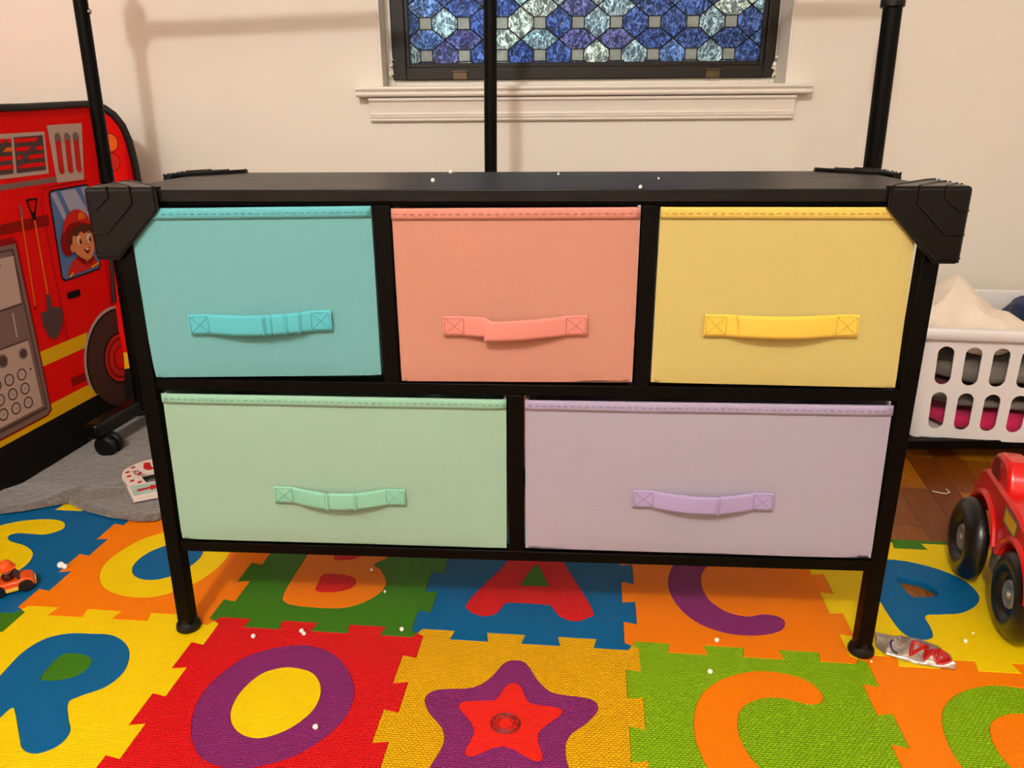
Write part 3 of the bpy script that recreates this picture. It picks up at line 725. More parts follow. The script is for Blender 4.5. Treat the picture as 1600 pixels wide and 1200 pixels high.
for i in range(3):
    for j in range(4):
        s, z = .124-.034*j, .218-.0305*i; ringd(s, z, .0125, .0022, DG, 7); ringd(s, z, .0100, .0006, MG, 7); disc(s, z, .0012, DG, 8)
disc(.150, .221, .0022, BLK, 7)
# cab door with window and driver
line((.281, .540), (.276, .249), .0018, DR_, 2); line((.281, .541), (.295, .572), .0018, DR_, 2); line((.295, .572), (.44, .576), .0018, DR_, 2)
line((.452, .43), (.443, .265), .0018, DR_, 2); line((.466, .43), (.455, .27), .0018, DR_, 2)
poly([(.304, .332), (.341, .331), (.345, .335), (.345, .344), (.341, .347), (.306, .347), (.302, .343), (.302, .336)], BLK, 2)
rr = lambda s0, z0, s1, z1, k, sh=0: [(s0+k, z0), (s1-k, z0+.004), (s1, z0+k+.004), (s1+sh, z1-k), (s1+sh-k, z1), (s0+sh+k, z1-.003), (s0+sh, z1-k-.003), (s0, z0+k)]
poly(rr(.296, .372, .431, .569, .008, .012), BLK, 2); poly(rr(.2995, .3755, .4275, .5655, .007, .012), BLU, 3)
poly([(.313, .560), (.330, .560), (.352, .500), (.345, .480)], PBL, 4); poly([(.345, .561), (.392, .562), (.425, .500), (.425, .470), (.37, .49)], PBL, 4); poly([(.41, .563), (.436, .563), (.437, .545), (.432, .51)], PBL, 4)
# driver (generic child in a red helmet)
poly([(.314, .380), (.322, .396), (.338, .410), (.360, .420), (.384, .402), (.400, .410), (.412, .404), (.424, .386)], HUB, 5)
poly([(.360, .425), (.383, .400), (.404, .412), (.404, .432)], SKN, 6); poly([(.352, .414), (.362, .424), (.384, .400), (.375, .395)], DR_, 7); poly([(.384, .400), (.404, .413), (.412, .404), (.394, .394)], DR_, 7)
line((.318, .379), (.334, .386), .004, YEL, 6); line((.395, .386), (.423, .392), .004, YEL, 6)
poly(smoothpts([(.312, .455), (.316, .430), (.336, .424), (.356, .440), (.420, .474), (.420, .484), (.408, .506), (.378, .519), (.346, .508), (.326, .482)], 4), DR_, 6)
poly(smoothpts([(.326, .472), (.345, .488), (.38, .492), (.418, .482), (.408, .506), (.378, .519), (.346, .508), (.330, .488)], 4), HUB, 7)
poly(smoothpts([(.381, .496), (.385, .509), (.396, .510), (.405, .498)], 4), ORG, 8)
poly(smoothpts([(.336, .458), (.350, .476), (.378, .484), (.414, .480), (.418, .460), (.400, .47), (.37, .465), (.350, .440), (.340, .442)], 4), BRN, 8)
poly(smoothpts([(.345, .438), (.352, .424), (.374, .409), (.392, .406), (.408, .416), (.417, .436), (.417, .458), (.403, .468), (.390, .464), (.378, .470), (.364, .462), (.352, .464), (.346, .452)], 4), SKN, 9)
disc(.342, .438, .006, SKN, 9, .009)
for s in (.369, .402): disc(s, .4515, .0062, WHT, 10, .0095); disc(s+.0015, .450, .0042, BRN, 11, .0070); disc(s+.0005, .453, .0014, WHT, 12)
line((.361, .4665), (.373, .468), .002, BRN, 11); line((.397, .467), (.407, .464), .002, BRN, 11)
poly(smoothpts([(.379, .431), (.390, .428), (.398, .434), (.396, .424), (.388, .419), (.381, .424)], 4), DR_, 10); poly([(.383, .430), (.395, .431), (.392, .427), (.385, .427)], WHT, 11)
disc(.388, .441, .0028, ORG, 10)
# wheel
WC = (.437, .155)
def clipdisc(r, mt, lay, z0=-.2, a0=0, a1=360):
    pts = []
    n = 40
    for i in range(n if a1-a0 == 360 else n+1):
        a = math.radians(a0+(a1-a0)*i/n); pts.append((WC[0]+r*math.cos(a), max(z0, WC[1]+r*math.sin(a))))
    poly(pts, mt, lay)
clipdisc(.128, LG_, 2, .118); clipdisc(.121, BLK, 3, .10); clipdisc(.117, TYR, 4, .012)
for i in range(40):
    a = math.radians(60+i*5); line((WC[0]+.096*math.cos(a), WC[1]+.096*math.sin(a)), (WC[0]+.106*math.cos(a), WC[1]+.106*math.sin(a)), .002, BRN, 5)
clipdisc(.062, BLK, 5); clipdisc(.058, HUB, 6); clipdisc(.050, DR_, 7); clipdisc(.044, HUB, 8); clipdisc(.030, DR_, 9); clipdisc(.026, RED, 10); clipdisc(.012, HUB, 11)
side = pm.build('side_panel', PM, tent, smooth=0)
# solid cloth behind the printing
m = MB(); pl_ = [(SL, .001), (.432, .001), (.505, .736), (.3, .728), (0, .724), (SL, .72)]
m.prism(pl_, lambda p: TP(p[0], p[1], -.006), lambda p: TP(p[0], p[1], 0))
m.build('side_lining', PM[0], tent)
# nose panel turned towards the back wall
S0 = A0+Dv*.505; D2 = Vector((.8517, .5241, 0)); N2 = Vector((D2.y, -D2.x, 0))
def NP(t, z, off=0):
    b = A0+Dv*(.505-(.736-z)*.112+.0)
    return tuple(b+D2*t+N2*off+Vector((0, 0, z))-Vector((-1.0, .6, FZ)))
def curve(z):   # right outline of the nose
    return .098
NB = [(0, .736), (.024, .730), (.042, .716), (.058, .692), (.069, .658), (.076, .61), (.081, .55), (.084, .45), (.085, .3), (.085, .10)]
m = MB(); nb = [(t+(.736-z)*.112*.0, z) for t, z in NB]
outl = [(0, .001)]+[(.085, .001)]+nb[::-1]
m.prism(outl, lambda p: NP(p[0], p[1], -.006), lambda p: NP(p[0], p[1], 0), RED)
def npoly(pts, mt, lay): 
    b = len(m.v); m.v += [NP(t, z, .0005*lay) for t, z in pts]; m.f.append(list(range(b, b+len(pts)))); m.m.append(mt)
npoly([(0, .001), (.085, .001), (.085, .125), (0, .125)], BLK, 1); npoly([(0, .125), (.085, .125), (.085, .165), (0, .165)], YEL, 1)
for z, mt in ((.655, ORG), (.612, HUB)):
    npoly([(.030+.0165*math.cos(a*.2618), z+.0215*math.sin(a*.2618)) for a in range(24)], DR_, 1); npoly([(.030+.0145*math.cos(a*.2618), z+.0190*math.sin(a*.2618)) for a in range(24)], mt, 2)
m.build('nose_panel', PM, tent, smooth=0)
# roof, far side and back so the tent is a real volume
m = MB()
def W3(x, y, z): return (x+1.0, y-.6, z-FZ)
e0 = A0+Dv*SL; e1 = A0+Dv*.50; back = Nn*-.62
q = [e0, e1, e1+back, e0+back]
m.add([W3(p.x, p.y, .722) for p in q]+[W3(p.x, p.y, .716) for p in q], [(0, 1, 2, 3), (7, 6, 5, 4), (0, 1, 5, 4), (1, 2, 6, 5), (2, 3, 7, 6), (3, 0, 4, 7)])
m.add([W3(p.x, p.y, z) for z in (.001, .718) for p in (q[2], q[3], q[3]+Nn*.006, q[2]+Nn*.006)], [(0, 1, 2, 3), (4, 5, 6, 7), (0, 1, 5, 4), (1, 2, 6, 5), (2, 3, 7, 6), (3, 0, 4, 7)])
m.add([W3(p.x, p.y, z) for z in (.001, .718) for p in (q[0]+Nn*-.01, q[3], q[3]+Dv*.006, q[0]+Nn*-.01+Dv*.006)], [(0, 1, 2, 3), (4, 5, 6, 7), (0, 1, 5, 4), (1, 2, 6, 5), (2, 3, 7, 6), (3, 0, 4, 7)])
m.build('roof_panel', PM[0], tent)
# black piping
blk = simple('black_piping', (16, 14, 13), .55, .4)
m = MB(); m.ring([TP(SL, .722, .002), TP(0, .727, .002), TP(.2, .7295, .002), TP(.3, .732, .002), TP(.42, .737, .002), TP(.503, .740, .002)], .0075, 10)
m.build('top_piping', blk, tent)
m = MB(); m.ring([TP(.504, .738, .003), TP(.494, .64, .003), TP(.470, .40, .003), TP(.452, .29, .003)], .0042, 8); m.build('corner_piping', blk, tent)
m = MB(); m.ring([NP(t, z, .002) for t, z in [(0, .739)]+NB[1:]+[(.085, .012)]], .0085, 10); m.build('nose_piping', blk, tent)
# ================================================================== RUG
def rug_front(x):
    P = [(-1.7, .36), (-1.05, .375), (-.982, .380), (-.94, .392), (-.90, .412), (-.873, .424), (-.85, .408), (-.81, .385), (-.76, .364), (-.70, .350), (-.672, .352), (-.64, .42)]
    for (a, b), (c, d) in zip(P, P[1:]):
        if a <= x <= c: return b+(d-b)*(x-a)/(c-a)
    return P[-1][1]
rug = empty('area_rug', (-1.1, .7, 0), 0, 'grey plush rug with a rumpled edge lying over the foam mat', 'rug')
m = MB(); NU, NV = 150, 170
def rugf(u, v):
    x = -1.22+u*.575; y0 = rug_front(x); y = y0+(1.08-y0)*v**1.25
    xe = x
    if u > .985: xe = x
    vv = (x-OX)*-math.sin(TH)+(y-OY)*math.cos(TH)
    base = .0005 if vv < T*1.14 else FZ+.001
    k = max(0, min(1, (T*1.14+.05-vv)/.05)); base = (FZ+.001)*(1-k)+.0008*k
    h = .0065
    d = y-y0
    edge_ = min(1, d/.008)
    # fold running diagonally into the rug from the notch in its front edge
    fx, fy = x+.872, y-.424
    a = fx*.90-fy*.42*-1
    s = fx*.96-fy*.27; t = fx*.27+fy*.96
    ridge = .012*math.exp(-((fy-.01-.20*max(0, fx)+.0)/.020)**2)*math.exp(-((fx-.085)/.10)**2)
    ridge += .010*math.exp(-((fx+.02-fy*.9)/.02)**2)*math.exp(-((fy-.03)/.05)**2)
    nz = .0022*noise.noise(Vector((x*14, y*14, 1)))+.0012*noise.noise(Vector((x*60, y*60, 4)))+.0007*noise.noise(Vector((x*170, y*170, 2)))
    wob = .0022*noise.noise(Vector((x*90, 0, 7)))
    return (x+1.1, y-.7+(wob if v < .001 else 0), base+.0012+(h*edge_**.5)+ridge*edge_+max(-.001, nz)*edge_)
m.grid(rugf, NU, NV); m.build('rug_pile', M['rug'], rug, smooth=60, solid=.003)
# ================================================================== LAUNDRY BASKET
BA = Vector((.875, .615, 0)); BX = Vector((.987, -.16, 0)).normalized(); BY = Vector((.16, .987, 0)).normalized()
bk = empty('laundry_basket', (1.15, .77, .046), 0, 'white plastic laundry basket with oval slots heaped with clothes', 'laundry basket')
BH = .243
white_pl = simple('white_plastic', (230, 227, 226), .32, .5, var=.015); 
SX0, SX1, SY0, SY1 = -.042, .504, .002, .385
def bmap(q, z, off=0.0):
    """q: arc position around the rounded rectangle (0 at the front left slot cell), z height above the base"""
    k = z/BH; tp = .014*(1-k)
    x0, x1, y0, y1 = SX0+tp-off, SX1-tp+off, SY0+tp*.8-off, SY1-tp+off; r = .030
    segs = [('l', (x0+r, y0), (x1-r, y0)), ('a', (x1-r, y0+r), -90), ('l', (x1, y0+r), (x1, y1-r)), ('a', (x1-r, y1-r), 0), ('l', (x1-r, y1), (x0+r, y1)), ('a', (x0+r, y1-r), 90), ('l', (x0, y1-r), (x0, y0+r)), ('a', (x0+r, y0+r), 180)]
    n = int(q) % 8; t = q-int(q); sg = segs[n]
    if sg[0] == 'l': px = sg[1][0]+(sg[2][0]-sg[1][0])*t; py = sg[1][1]+(sg[2][1]-sg[1][1])*t
    else: a = math.radians(sg[2]+90*t); px = sg[1][0]+r*math.cos(a); py = sg[1][1]+r*math.sin(a)
    w_ = BA+BX*px+BY*py
    return Vector((w_.x-1.15, w_.y-.77, z))
b = MB()
def cells(seg, n, z0, z1, slot):
    for i in range(n):
        q0, q1 = seg+i/n, seg+(i+1)/n-(1e-6 if i == n-1 else 0)
        if not slot:
            b.grid(lambda u, v: bmap(q0+(q1-q0)*u, z0+(z1-z0)*v), 2, 3)
        else:
            qc = (q0+q1)/2; zc = (z0+z1)/2; K = 24; hw = .30*(q1-q0); hz = (z1-z0)/2*.86
            inner, outer = [], []
            L_ = .054; rr_ = .0162
            for k in range(K):
                a = 2*math.pi*(k+.5)/K; ca, sa = math.cos(a), math.sin(a)
                # stadium
                hx = rr_; hz_ = .0425
                px_ = hx*ca; pz_ = hx*sa+(hz_-hx)*(1 if sa > 0 else -1)
                # rectangle
                mxx = max(abs(px_)/(L_/2), abs(pz_)/((z1-z0)/2)); 
                ox_, oz_ = px_/mxx, pz_/mxx
                inner.append(bmap(qc+px_/L_*(q1-q0), zc+pz_)); outer.append(bmap(min(max(qc+ox_/L_*(q1-q0), q0), q1), zc+oz_))
            bb_ = len(b.v); b.v += [tuple(p) for p in outer]+[tuple(p) for p in inner]
            for k in range(K): b.face([bb_+k, bb_+(k+1) % K, bb_+K+(k+1) % K, bb_+K+k])
            # corner fillers
            for sx_ in (0, 1):
                for sz_ in (0, 1):
                    cpt = bmap(q1 if sx_ else q0, z1 if sz_ else z0)
                    best = [k for k in range(K) if (k >= 0)]
                    # two neighbouring outer points around this corner
                    d = sorted(best, key=lambda k: (outer[k]-cpt).length)[:2]
                    b.v.append(tuple(cpt)); b.face([len(b.v)-1, bb_+d[0], bb_+d[1]])
for seg, n in ((0, 9), (2, 5), (4, 9), (6, 5)):
    cells(seg, n, .012, .112, True); cells(seg, n, .112, .216, True); cells(seg, n, .0, .012, False); cells(seg, n, .216, BH, False)
for seg in (1, 3, 5, 7): 
    cells(seg, 6, 0, BH, False)
b.grid(lambda u, v: tuple(bmap(v*7.99999, 0)*u+Vector((0, 0, .001))*(1-u) if u > 0 else Vector(((BA+BX*.26+BY*.19).x-1.15, (BA+BX*.26+BY*.19).y-.77, .001))), 1, 80)
b.build('basket_body', white_pl, bk, solid=.0028, smooth=0)
rm = MB(); NQ = 96
prof = [(.000, BH-.018), (.010, BH-.020), (.013, BH-.016), (.0145, BH-.004), (.012, BH+.003), (.004, BH+.005), (-.002, BH+.002), (-.002, BH-.004)]
for j in range(NQ):
    for o_, z_ in prof:
        p = bmap(j*8/NQ, BH, o_); rm.v.append((p.x, p.y, z_))
n = len(prof)
for j in range(NQ):
    for i in range(n): rm.face([j*n+i, ((j+1) % NQ)*n+i, ((j+1) % NQ)*n+(i+1) % n, j*n+(i+1) % n])
rm.build('rim', white_pl, bk, smooth=60)
# clothes
def cloth(name, cx, cy, z0, sx, sy, sz, mat, label, seed, amp=.25, freq=9, cat='clothing', lim=True, peak=None, n=64):
    wv = BA+BX*cx+BY*cy
    m = MB()
    def f(u, v):
        th = 2*math.pi*u; ph = math.pi*(v-.5)
        ex = lambda c: math.copysign(abs(c)**.6, c)
        x = ex(math.cos(ph))*ex(math.cos(th)); y = ex(math.cos(ph))*ex(math.sin(th)); z = ex(math.sin(ph))
        p = Vector((x*sx, y*sy, z*sz))
        q = Vector((p.x*freq+seed, p.y*freq, p.z*freq*1.6))
        cr = 1-abs(noise.noise(q))*2.2; cr2 = 1-abs(noise.noise(q*2.3+Vector((5, 1, 2))))*2
        d = amp*sz*(cr-.5)+amp*.45*sz*(cr2-.5)
        nn = Vector((x*.3, y*.3, z)).normalized() if abs(z) > .05 else Vector((x, y, 0))
        p = p+nn*d
        if peak and z > 0: p.z += peak[2]*math.exp(-((p.x-peak[0])/peak[3])**2-((p.y-peak[1])/peak[4])**2)
        if lim: 
            p.x = max(-sx, min(sx, p.x)); p.y = max(-sy, min(sy, p.y))
        p.z = max(-sz*.8, p.z)
        r_ = BX*p.x+BY*p.y; return (r_.x, r_.y, p.z+sz*.8)
    m.grid(f, n, n//2)
    o = m.build(name, mat, None, smooth=80); o.location = (wv.x, wv.y, z0)
    return tag(o, label, cat)
cream = fabric('cream_fleece', (244, 230, 212), .95, strength=.5); navy = fabric('navy_cloth', (28, 44, 86)); greyc = fabric('grey_jersey', (120, 112, 104)); pinkc = fabric('pink_fleece', (206, 42, 92)); darkc = fabric('charcoal_cloth', (44, 38, 38)); mar = fabric('maroon_cloth', (110, 28, 40))
cloth('pink_garment', .250, .19, .051, .225, .160, .026, pinkc, 'bright pink fleece garment at the bottom of the laundry basket', 3, .3)
cloth('grey_garment', .259, .19, .104, .245, .165, .017, greyc, 'grey knit garment packed between the pink and maroon ones in the basket', 8, .35)
cloth('maroon_garment', .259, .19, .139, .246, .168, .010, mar, 'maroon garment in the middle of the laundry basket pile', 12, .3)
cloth('grey_sweater', .259, .19, .160, .248, .170, .028, greyc, 'grey jersey garment seen through the upper slots of the basket', 21, .22)
blk_ = cloth('cream_blanket', .082, .19, .222, .108, .15, .034, cream, 'cream fleece blanket heaped at the left of the basket', 31, .45, 9, cat='blanket', peak=(.012, .02, .070, .062, .12))
sl_ = cloth('folded_end', .175, .13, .236, .055, .11, .022, cream, 'x', 37, .35, 9, peak=(-.02, .0, .025, .04, .08))
sl_.location -= blk_.location; sl_.parent = blk_
for k_ in ('label', 'category'): del sl_[k_]
cloth('navy_garment', .325, .25, .226, .080, .10, .036, navy, 'navy blue garment at the right of the basket heap', 44, .5, 10)
cloth('dark_garment', .445, .20, .226, .035, .13, .03, darkc, 'charcoal garment on top of the right end of the basket', 52, .4, 9)
# ================================================================== RED TOY TRUCK
tdir = Vector((-.276, -.961, 0)).normalized(); tout = Vector((-.961, .276, 0)).normalized()
ang = math.atan2(tdir.y, tdir.x)
# local x = forward (towards the camera), local y = right-hand side of the truck facing the scene's left is -y
truck = empty('toy_truck', (.768, .082, 0), ang, 'chunky red plastic toy fire truck with big black wheels at the right', 'toy truck'); truck.scale = (.9, .9, .9)
redp = simple('glossy_red_plastic', (214, 12, 10), .28, .5, var=.02, coat=.3); greyp = simple('grey_plastic', (112, 108, 98), .4); tyre = simple('glossy_black_tyre', (16, 16, 15), .3, .5); silver = simple('silver_plastic', (150, 150, 146), .3, metal=.5)
# after rotating by ang the side facing scene-left is local -y
sgn = 1 if (Matrix.Rotation(ang, 3, 'Z') @ Vector((0, 1, 0))).dot(tout) > 0 else -1
WX = (-.086, .086)
for wx in WX:
    for sd in (1, -1):
        yc = sd*sgn*(.062 if wx < 0 else .034)
        Mx = Matrix.Translation((wx, yc, .0735)) @ Matrix.Rotation(-math.pi/2*sd*sgn, 4, 'X')
        m = MB(); prof = [(.024, -.004), (.055, -.005), (.066, -.002), (.0725, .003), (.0735, .008), (.0725, .015), (.066, .024), (.056, .0295), (.046, .030), (.038, .025), (.034, .019), (.022, .018)]
        m.lathe(prof, 48, Mx)
        wo = m.build('wheel', tyre, truck, smooth=40)
        h = MB(); h.lathe([(.0215, .016), (.0235, .021), (.021, .024), (.016, .022), (.008, .0215), (.006, .026), (.002, .027)], 24, Mx); h.build('hub', silver, wo)
def side_extrude(mb, prof, y0, y1, m=0, taper=0):
    n = len(prof); mb.add([(x, y0, z) for x, z in prof]+[(x, y1, z) for x, z in prof], [list(range(n))[::-1], [n+i for i in range(n)]]+[(i, (i+1) % n, n+(i+1) % n, n+i) for i in range(n)], m)
m = MB()
body = [(-.168, .098), (-.150, .098), (-.145, .130), (-.125, .152), (-.088, .160), (-.050, .152), (-.030, .125), (-.018, .098), (.016, .098), (.028, .128), (.048, .150), (.086, .158), (.120, .152), (.136, .130), (.142, .165), (.126, .182), (.078, .192), (.050, .198), (-.118, .198), (-.142, .184), (-.160, .150)]
side_extrude(m, body, -.058, .058); m.build('body', redp, truck, bevel=.006, seg=3)
darkred = simple('dark_red_recess', (120, 8, 8), .4)
cabo = None
for sd in (1, -1):
    m = MB(); yo_, yi_ = sd*.052, sd*.016
    cab = [(-.132, .190), (-.020, .190), (-.022, .206), (-.038, .232), (-.052, .241), (-.090, .242), (-.108, .233), (-.126, .208)]
    side_extrude(m, cab, min(yo_, yi_), max(yo_, yi_)); c1_ = m.build('cab_side', redp, truck, bevel=.008, seg=4)
    y = sd*.0525; wv = [(-.102, .198), (-.068, .198), (-.072, .228), (-.098, .229)]; m = MB()
    m.prism(smoothpts(wv, 4), lambda p: (p[0], y-.0015, p[1]), lambda p: (p[0], y+.0015, p[1]))
    m.build('side_window', darkred, c1_)
m = MB(); m.box((-.125, -.018, .185), (-.03, .018, .212)); m.build('cab_seat', redp, truck, bevel=.006, seg=3)
# fender arches (raised lip over each wheel)
for wx in WX:
    for sd in (-1, 1):
        m = MB()
        m.ring([(wx+.082*math.cos(math.radians(a)), sd*.058, .074+.086*math.sin(math.radians(a))) for a in range(20, 161, 10)], .006, 8)
        m.build('fender', redp, truck)
m = MB(); m.box((-.14, -.024, .050), (.128, .024, .104)); m.box((-.022, -.056, .058), (.022, .056, .100)); m.build('chassis', greyp, truck, bevel=.004)
m = MB(); m.ring([(-.086, -.05, .0735), (-.086, .05, .0735)], .009, 12); m.build('axle', tyre, truck); m = MB(); m.ring([(.086, -.05, .0735), (.086, .05, .0735)], .009, 12); m.build('axle', tyre, truck)
yel = simple('yellow_sticker', (232, 186, 30), .35)
m = MB()
y = sgn*.0584
def dec(x0, z0, x1, z1, o, mt): m.add([(x0, sgn*(.0584+o), z0), (x1, sgn*(.0584+o), z0), (x1, sgn*(.0584+o), z1), (x0, sgn*(.0584+o), z1)], [(0, 1, 2, 3)], mt)
dec(.004, .158, .070, .189, .0, 0); dec(.010, .1630, .064, .1840, .0006, 1)
m.build('sticker', [silver, yel], truck, smooth=0)
# ================================================================== SMALL ORANGE CAR
orp = simple('orange_plastic', (236, 84, 14), .3, .5, coat=.2, var=.03); yp = simple('yellow_plastic', (228, 186, 50), .4); skin = simple('toy_skin', (214, 140, 92), .5); dk = simple('dark_toy', (60, 16, 12), .4)
CK = .64
cr = empty('toy_car', (-.806, .137, 0), .56, 'small orange toy car with a helmeted driver at the left edge', 'toy car'); cr.scale = (CK, CK, CK)
m = MB()
prof = [(-.050, .012), (.044, .012), (.050, .016), (.050, .026), (.042, .033), (.024, .037), (.016, .032), (-.022, .032), (-.026, .040), (-.048, .038)]
side_extrude(m, prof, -.024, .024); m.build('body', orp, cr, bevel=.004, seg=3)
m = MB(); m.add([(.018, -.020, .034), (.018, .020, .034), (.006, .017, .052), (.006, -.017, .052), (.022, -.020, .034), (.022, .020, .034), (.010, .017, .053), (.010, -.017, .053)], [(0, 1, 2, 3), (4, 5, 6, 7), (0, 1, 5, 4), (1, 2, 6, 5), (2, 3, 7, 6), (3, 0, 4, 7)])
m.build('windshield', dk, cr)
m = MB(); m.box((-.014, -.0255, .008), (.014, .0255, .018)); m.build('trim_panel', yp, cr, bevel=.001)
m = MB(); m.box((.046, -.016, .010), (.0525, .016, .022)); m.build('bumper', yp, cr, bevel=.001)
for wx in (-.030, .030):
    for sd in (-1, 1):
        m = MB(); m.lathe([(.006, -.006), (.0145, -.006), (.016, -.004), (.016, .004), (.0145, .006), (.006, .006)], 24, Matrix.Translation((wx, sd*.0235, .016)) @ Matrix.Rotation(math.pi/2, 4, 'X')); m.build('wheel', tyre, cr)
drv = empty('toy_figure', (-.808, .1355, .0205), .56, 'tiny toy driver in an orange helmet sitting in the orange car', 'toy figure'); drv.scale = (.78, .78, .78)
m = MB(); m.lathe([(.009, 0), (.0115, .006), (.011, .012), (.006, .016)], 16); m.build('torso', dk, drv)
m = MB(); m.lathe([(.003, .014), (.009, .017), (.0115, .023), (.011, .029), (.006, .035), (.001, .036)], 16); fh = m.build('head', skin, drv)
m = MB(); m.lathe([(.018, .0265), (.0185, .028), (.0145, .0295), (.0140, .034), (.011, .040), (.005, .0435), (.0005, .0445)], 20); m.ring([(-.014, 0, .030), (0, 0, .0455), (.014, 0, .030)], .0015, 8); m.build('helmet', orp, drv)
# ================================================================== CANDY TRACK PIECE
whp = simple('white_card', (228, 216, 206), .45); mint = simple('pale_mint_print', (170, 200, 188), .5); rp_ = simple('red_print', (190, 24, 28), .5); pk = simple('pink_print', (232, 170, 160), .5)
tp = empty('toy_track_piece', (-.76, .48, .0150), 0, 'white and red candy striped puzzle piece with an arrow lying on the rug', 'toy')
TL = lambda l: [(x+.76, y-.48) for x, y in l]
outer = smoothpts([(-.785,.572),(-.797,.559),(-.806,.541),(-.810,.520),(-.801,.494),(-.789,.477),(-.767,.452)], 4, False)
inner = smoothpts([(-.716,.448),(-.736,.465),(-.756,.488),(-.764,.499),(-.764,.508),(-.745,.522),(-.715,.535),(-.690,.552)], 4, False)
shape = outer+inner+[(-.700,.590),(-.735,.592)]
fill2d('curve', [TL(shape)], .0, .009, whp, tp, bevel=.001)
fill2d('arrow_block', [TL([(-.768,.446),(-.733,.398),(-.672,.428),(-.690,.468),(-.708,.475)])], .0, .0115, whp, tp, bevel=.0012)
m = MB()
def fl(pts, z, mt=0):
    b_ = len(m.v); m.v += [(x, y, z) for x, y in TL(pts)]; m.f.append(list(range(b_, b_+len(pts)))); m.m.append(mt)
for k, (x, y) in enumerate(((-.770, .534), (-.742, .553), (-.715, .566))):
    fl([(x-.015,y+.023),(x-.003,y+.026),(x+.009,y+.005),(x-.005,y+.000)], .00925); fl([(x-.005,y+.001),(x+.009,y+.005),(x+.020,y-.004),(x+.013,y-.013),(x-.004,y-.004)], .0093)
for x, y in ((-.797,.535),(-.798,.512),(-.786,.494),(-.770,.474),(-.752,.468),(-.770,.508)):
    fl([(x+.0045*math.cos(a*.7854), y+.0055*math.sin(a*.7854)) for a in range(8)], .00925)
fl([(-.739,.431),(-.734,.421),(-.715,.435),(-.711,.427),(-.701,.450),(-.722,.450),(-.719,.443)], .01195)
m.build('red_pattern', rp_, tp, smooth=0)
m = MB(); fl([(-.761,.444),(-.733,.405),(-.680,.431),(-.694,.460),(-.710,.468)], .0117); m.build('mint_panel', mint, tp, smooth=0)
textmesh('lettering', 'FOX', .022, simple('dark_print', (130, 40, 36), .5), Matrix.Translation((-.776+.76, .508-.48, .0094)) @ Matrix.Rotation(-.72, 4, 'Z') @ Matrix.Diagonal((.75, .8, 1, 1)), tp, .0001)
# ================================================================== FOIL WRAPPER
fo = NT('crinkled_silver_foil'); fo.b.inputs['Metallic'].default_value = .75; fo.b.inputs['Roughness'].default_value = .32; fo.b.inputs['Base Color'].default_value = lin((196, 186, 176))
nz = fo.n('ShaderNodeTexNoise', i_Scale=60.0, i_Detail=3.0, i_Distortion=1.0); fo.l(fo.tc(), nz.inputs['Vector']); fo.bump(nz.outputs[0], .6, .004)
foil = empty('foil_wrapper', (.552, -.018, 0), 0, 'crumpled silver foil wrapper with red lettering beside the right foot', 'wrapper')
# outline: left end, right end and the two long edges
def foilf(u, v):
    top = smoothpts([(.519,.022),(.545,.014),(.575,.008),(.594,-.010),(.602,-.030),(.593,-.056)], 1, False)
    bot = smoothpts([(.507,-.008),(.513,-.026),(.528,-.036),(.550,-.046),(.572,-.053),(.593,-.057)], 1, False)
    def at(P, t):
        t *= len(P)-1; i = min(int(t), len(P)-2); f_ = t-i; return (P[i][0]*(1-f_)+P[i+1][0]*f_, P[i][1]*(1-f_)+P[i+1][1]*f_)
    a, c = at(top, u), at(bot, u)
    x = a[0]*(1-v)+c[0]*v; y = a[1]*(1-v)+c[1]*v
    z = .002+.009*math.sin(math.pi*v)**.8*(.6+.4*math.sin(math.pi*u))+.0030*math.sin(u*26+v*4)*math.sin(math.pi*v)+.002*noise.noise(Vector((x*60, y*60, 0)))
    return Vector((x-.552, y+.018, max(z, .0008)))
m = MB(); m.grid(foilf, 40, 16); m.build('pouch', fo.mat, foil, smooth=25, solid=.0006)
# printed marks follow the pouch surface
def strokes(name, paths, wd, mat, off=.0012):
    m = MB()
    for P in paths:
        pts = []
        for (a, c), (d, e) in zip(P, P[1:]):
            for i in range(6): pts.append((a+(d-a)*i/6, c+(e-c)*i/6))
        pts.append(P[-1]); 
        m.ring([foilf(u, v)+Vector((0, 0, off*.4)) for u, v in pts], wd, 6)
    return m.build(name, mat, foil)
redf = simple('red_foil_print', (176, 18, 16), .35); bluf = simple('navy_foil_print', (26, 26, 84), .4)
def invA(u, w_): return [[(u, .34), (u+w_/2, .88), (u+w_, .34)], [(u+w_*.14, .50), (u+w_*.86, .50)]]
for k, u_ in enumerate((.40, .545, .69)):
    strokes('red_letter', invA(u_, .15), .0026, redf)
strokes('red_loop', [[(.79+.11*math.cos(a), .60+.26*math.sin(a)) for a in [i*.35 for i in range(19)]]], .0020, redf)
strokes('blue_arc', [[(.36+.15*math.cos(a), .66+.24*math.sin(a)) for a in [math.pi*.55+i*.22 for i in range(9)]]], .0013, bluf)
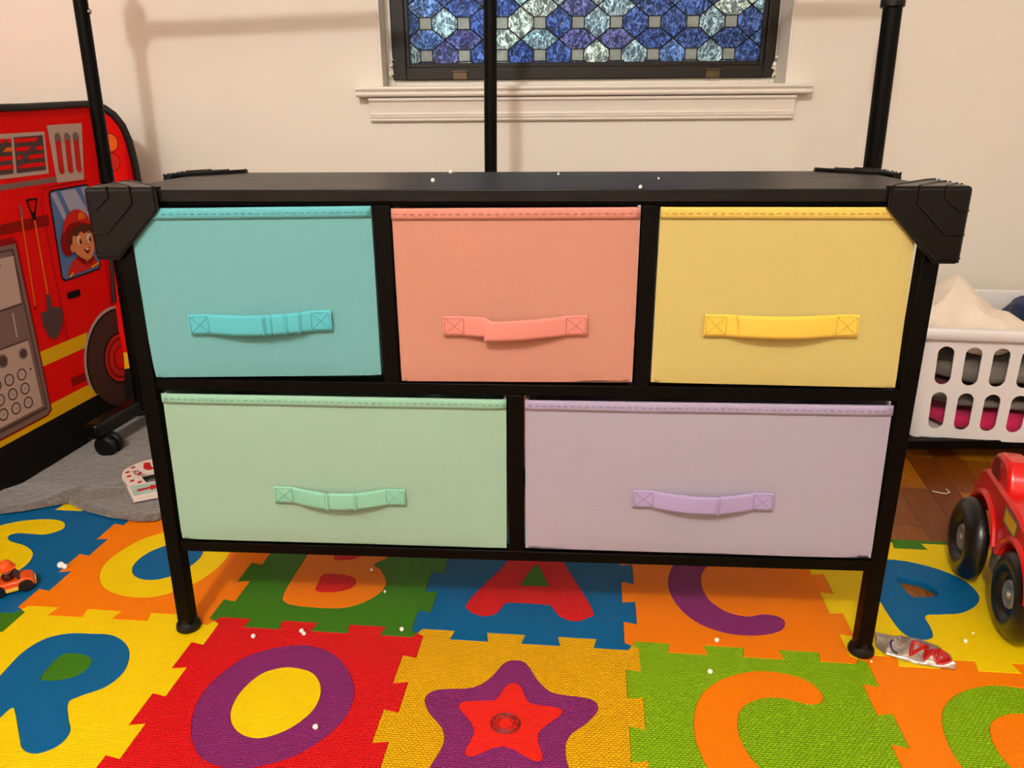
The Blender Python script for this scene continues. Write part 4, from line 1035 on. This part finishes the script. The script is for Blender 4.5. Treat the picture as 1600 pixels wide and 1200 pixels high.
# ================================================================== SMALL LITTER
bead_m = simple('white_foam_bead', (245, 240, 232), .6)
proto = None
def bead(x, y, z, r, label, grp='white foam beads scattered about'):
    m = MB(); P = 10
    def f(u, v):
        a = 2*math.pi*u; b_ = math.pi*(v-.5); rr_ = r*(1+.18*noise.noise(Vector((math.cos(a)+x*99, math.sin(a), b_))))
        return (rr_*math.cos(b_)*math.cos(a), rr_*math.cos(b_)*math.sin(a), rr_*math.sin(b_)+r*.93)
    m.grid(f, 14, 8); o = m.build('foam_bead', bead_m, None, smooth=80); o.location = (x, y, z); return tag(o, label, 'foam bead', grp)
for x, y, r, lab in ((-.381, .016, .0034, 'white foam bead on the red tile left of its purple ring top'), (-.314, .028, .0034, 'upper white foam bead of the pair near the top of the red tile'), (-.309, .022, .0030, 'lower white foam bead of the pair near the top of the red tile'),
        (-.168, .031, .0032, 'white foam bead on the right corner of the green B tile'), (-.208, .126, .0022, 'white foam bead right of the orange B on green foam'), (-.240, .187, .0026, 'white foam bead on the right edge of the orange letter B'),
        (-.248, -.158, .0036, 'white foam bead on the purple ring of the red tile'), (.261, -.061, .0034, 'white foam bead on the lime green tile'), (.286, .004, .0034, 'white foam bead on the orange tile below the purple C'),
        (.638, .001, .0030, 'white foam bead on the yellow P tile near the truck'), (.66, .02, .0016, 'tiny white foam bead right of another on the yellow tile'), (.550, .004, .0018, 'tiny white foam bead by the foil wrapper'),
        (.487, -.040, .0016, 'tiny white foam bead in front of the right foot')):
    bead(x, y, 0 if y > -.3 else 0, r, lab)
bead(-.764, .200, 0, .0055, 'white foam crumb on the blue S tile'); bead(-.755, .197, 0, .0045, 'white foam crumb touching the seam of blue and orange tiles')
for lx, ly, r, lab in ((-.1064, .235, .0028, 'white foam bead at the back of the black dresser top'), (-.109, .095, .0026, 'white foam bead on the middle of the black dresser top'), (.05, .205, .0018, 'tiny white foam bead on the dresser top right of center'), (.18, .13, .0014, 'faint white speck toward the right on the dresser top'), (.145, .004, .0022, 'white foam bead stuck on the dresser top edge above the salmon drawer')):
    p = Matrix.Rotation(DR, 3, 'Z') @ Vector((lx, ly, ZT)); bead(p.x, p.y, p.z, r, lab)
# curl of string on the parquet
m = MB(); m.ring([(.838, .480, .002), (.848, .470, .003), (.858, .466, .003), (.868, .472, .003), (.870, .488, .002)], .0015, 6)
o = m.build('string_curl', simple('pale_string', (196, 176, 150), .8), None)
o.location = (0, 0, FZ); tag(o, 'short curl of pale string on the wood floor', 'string')
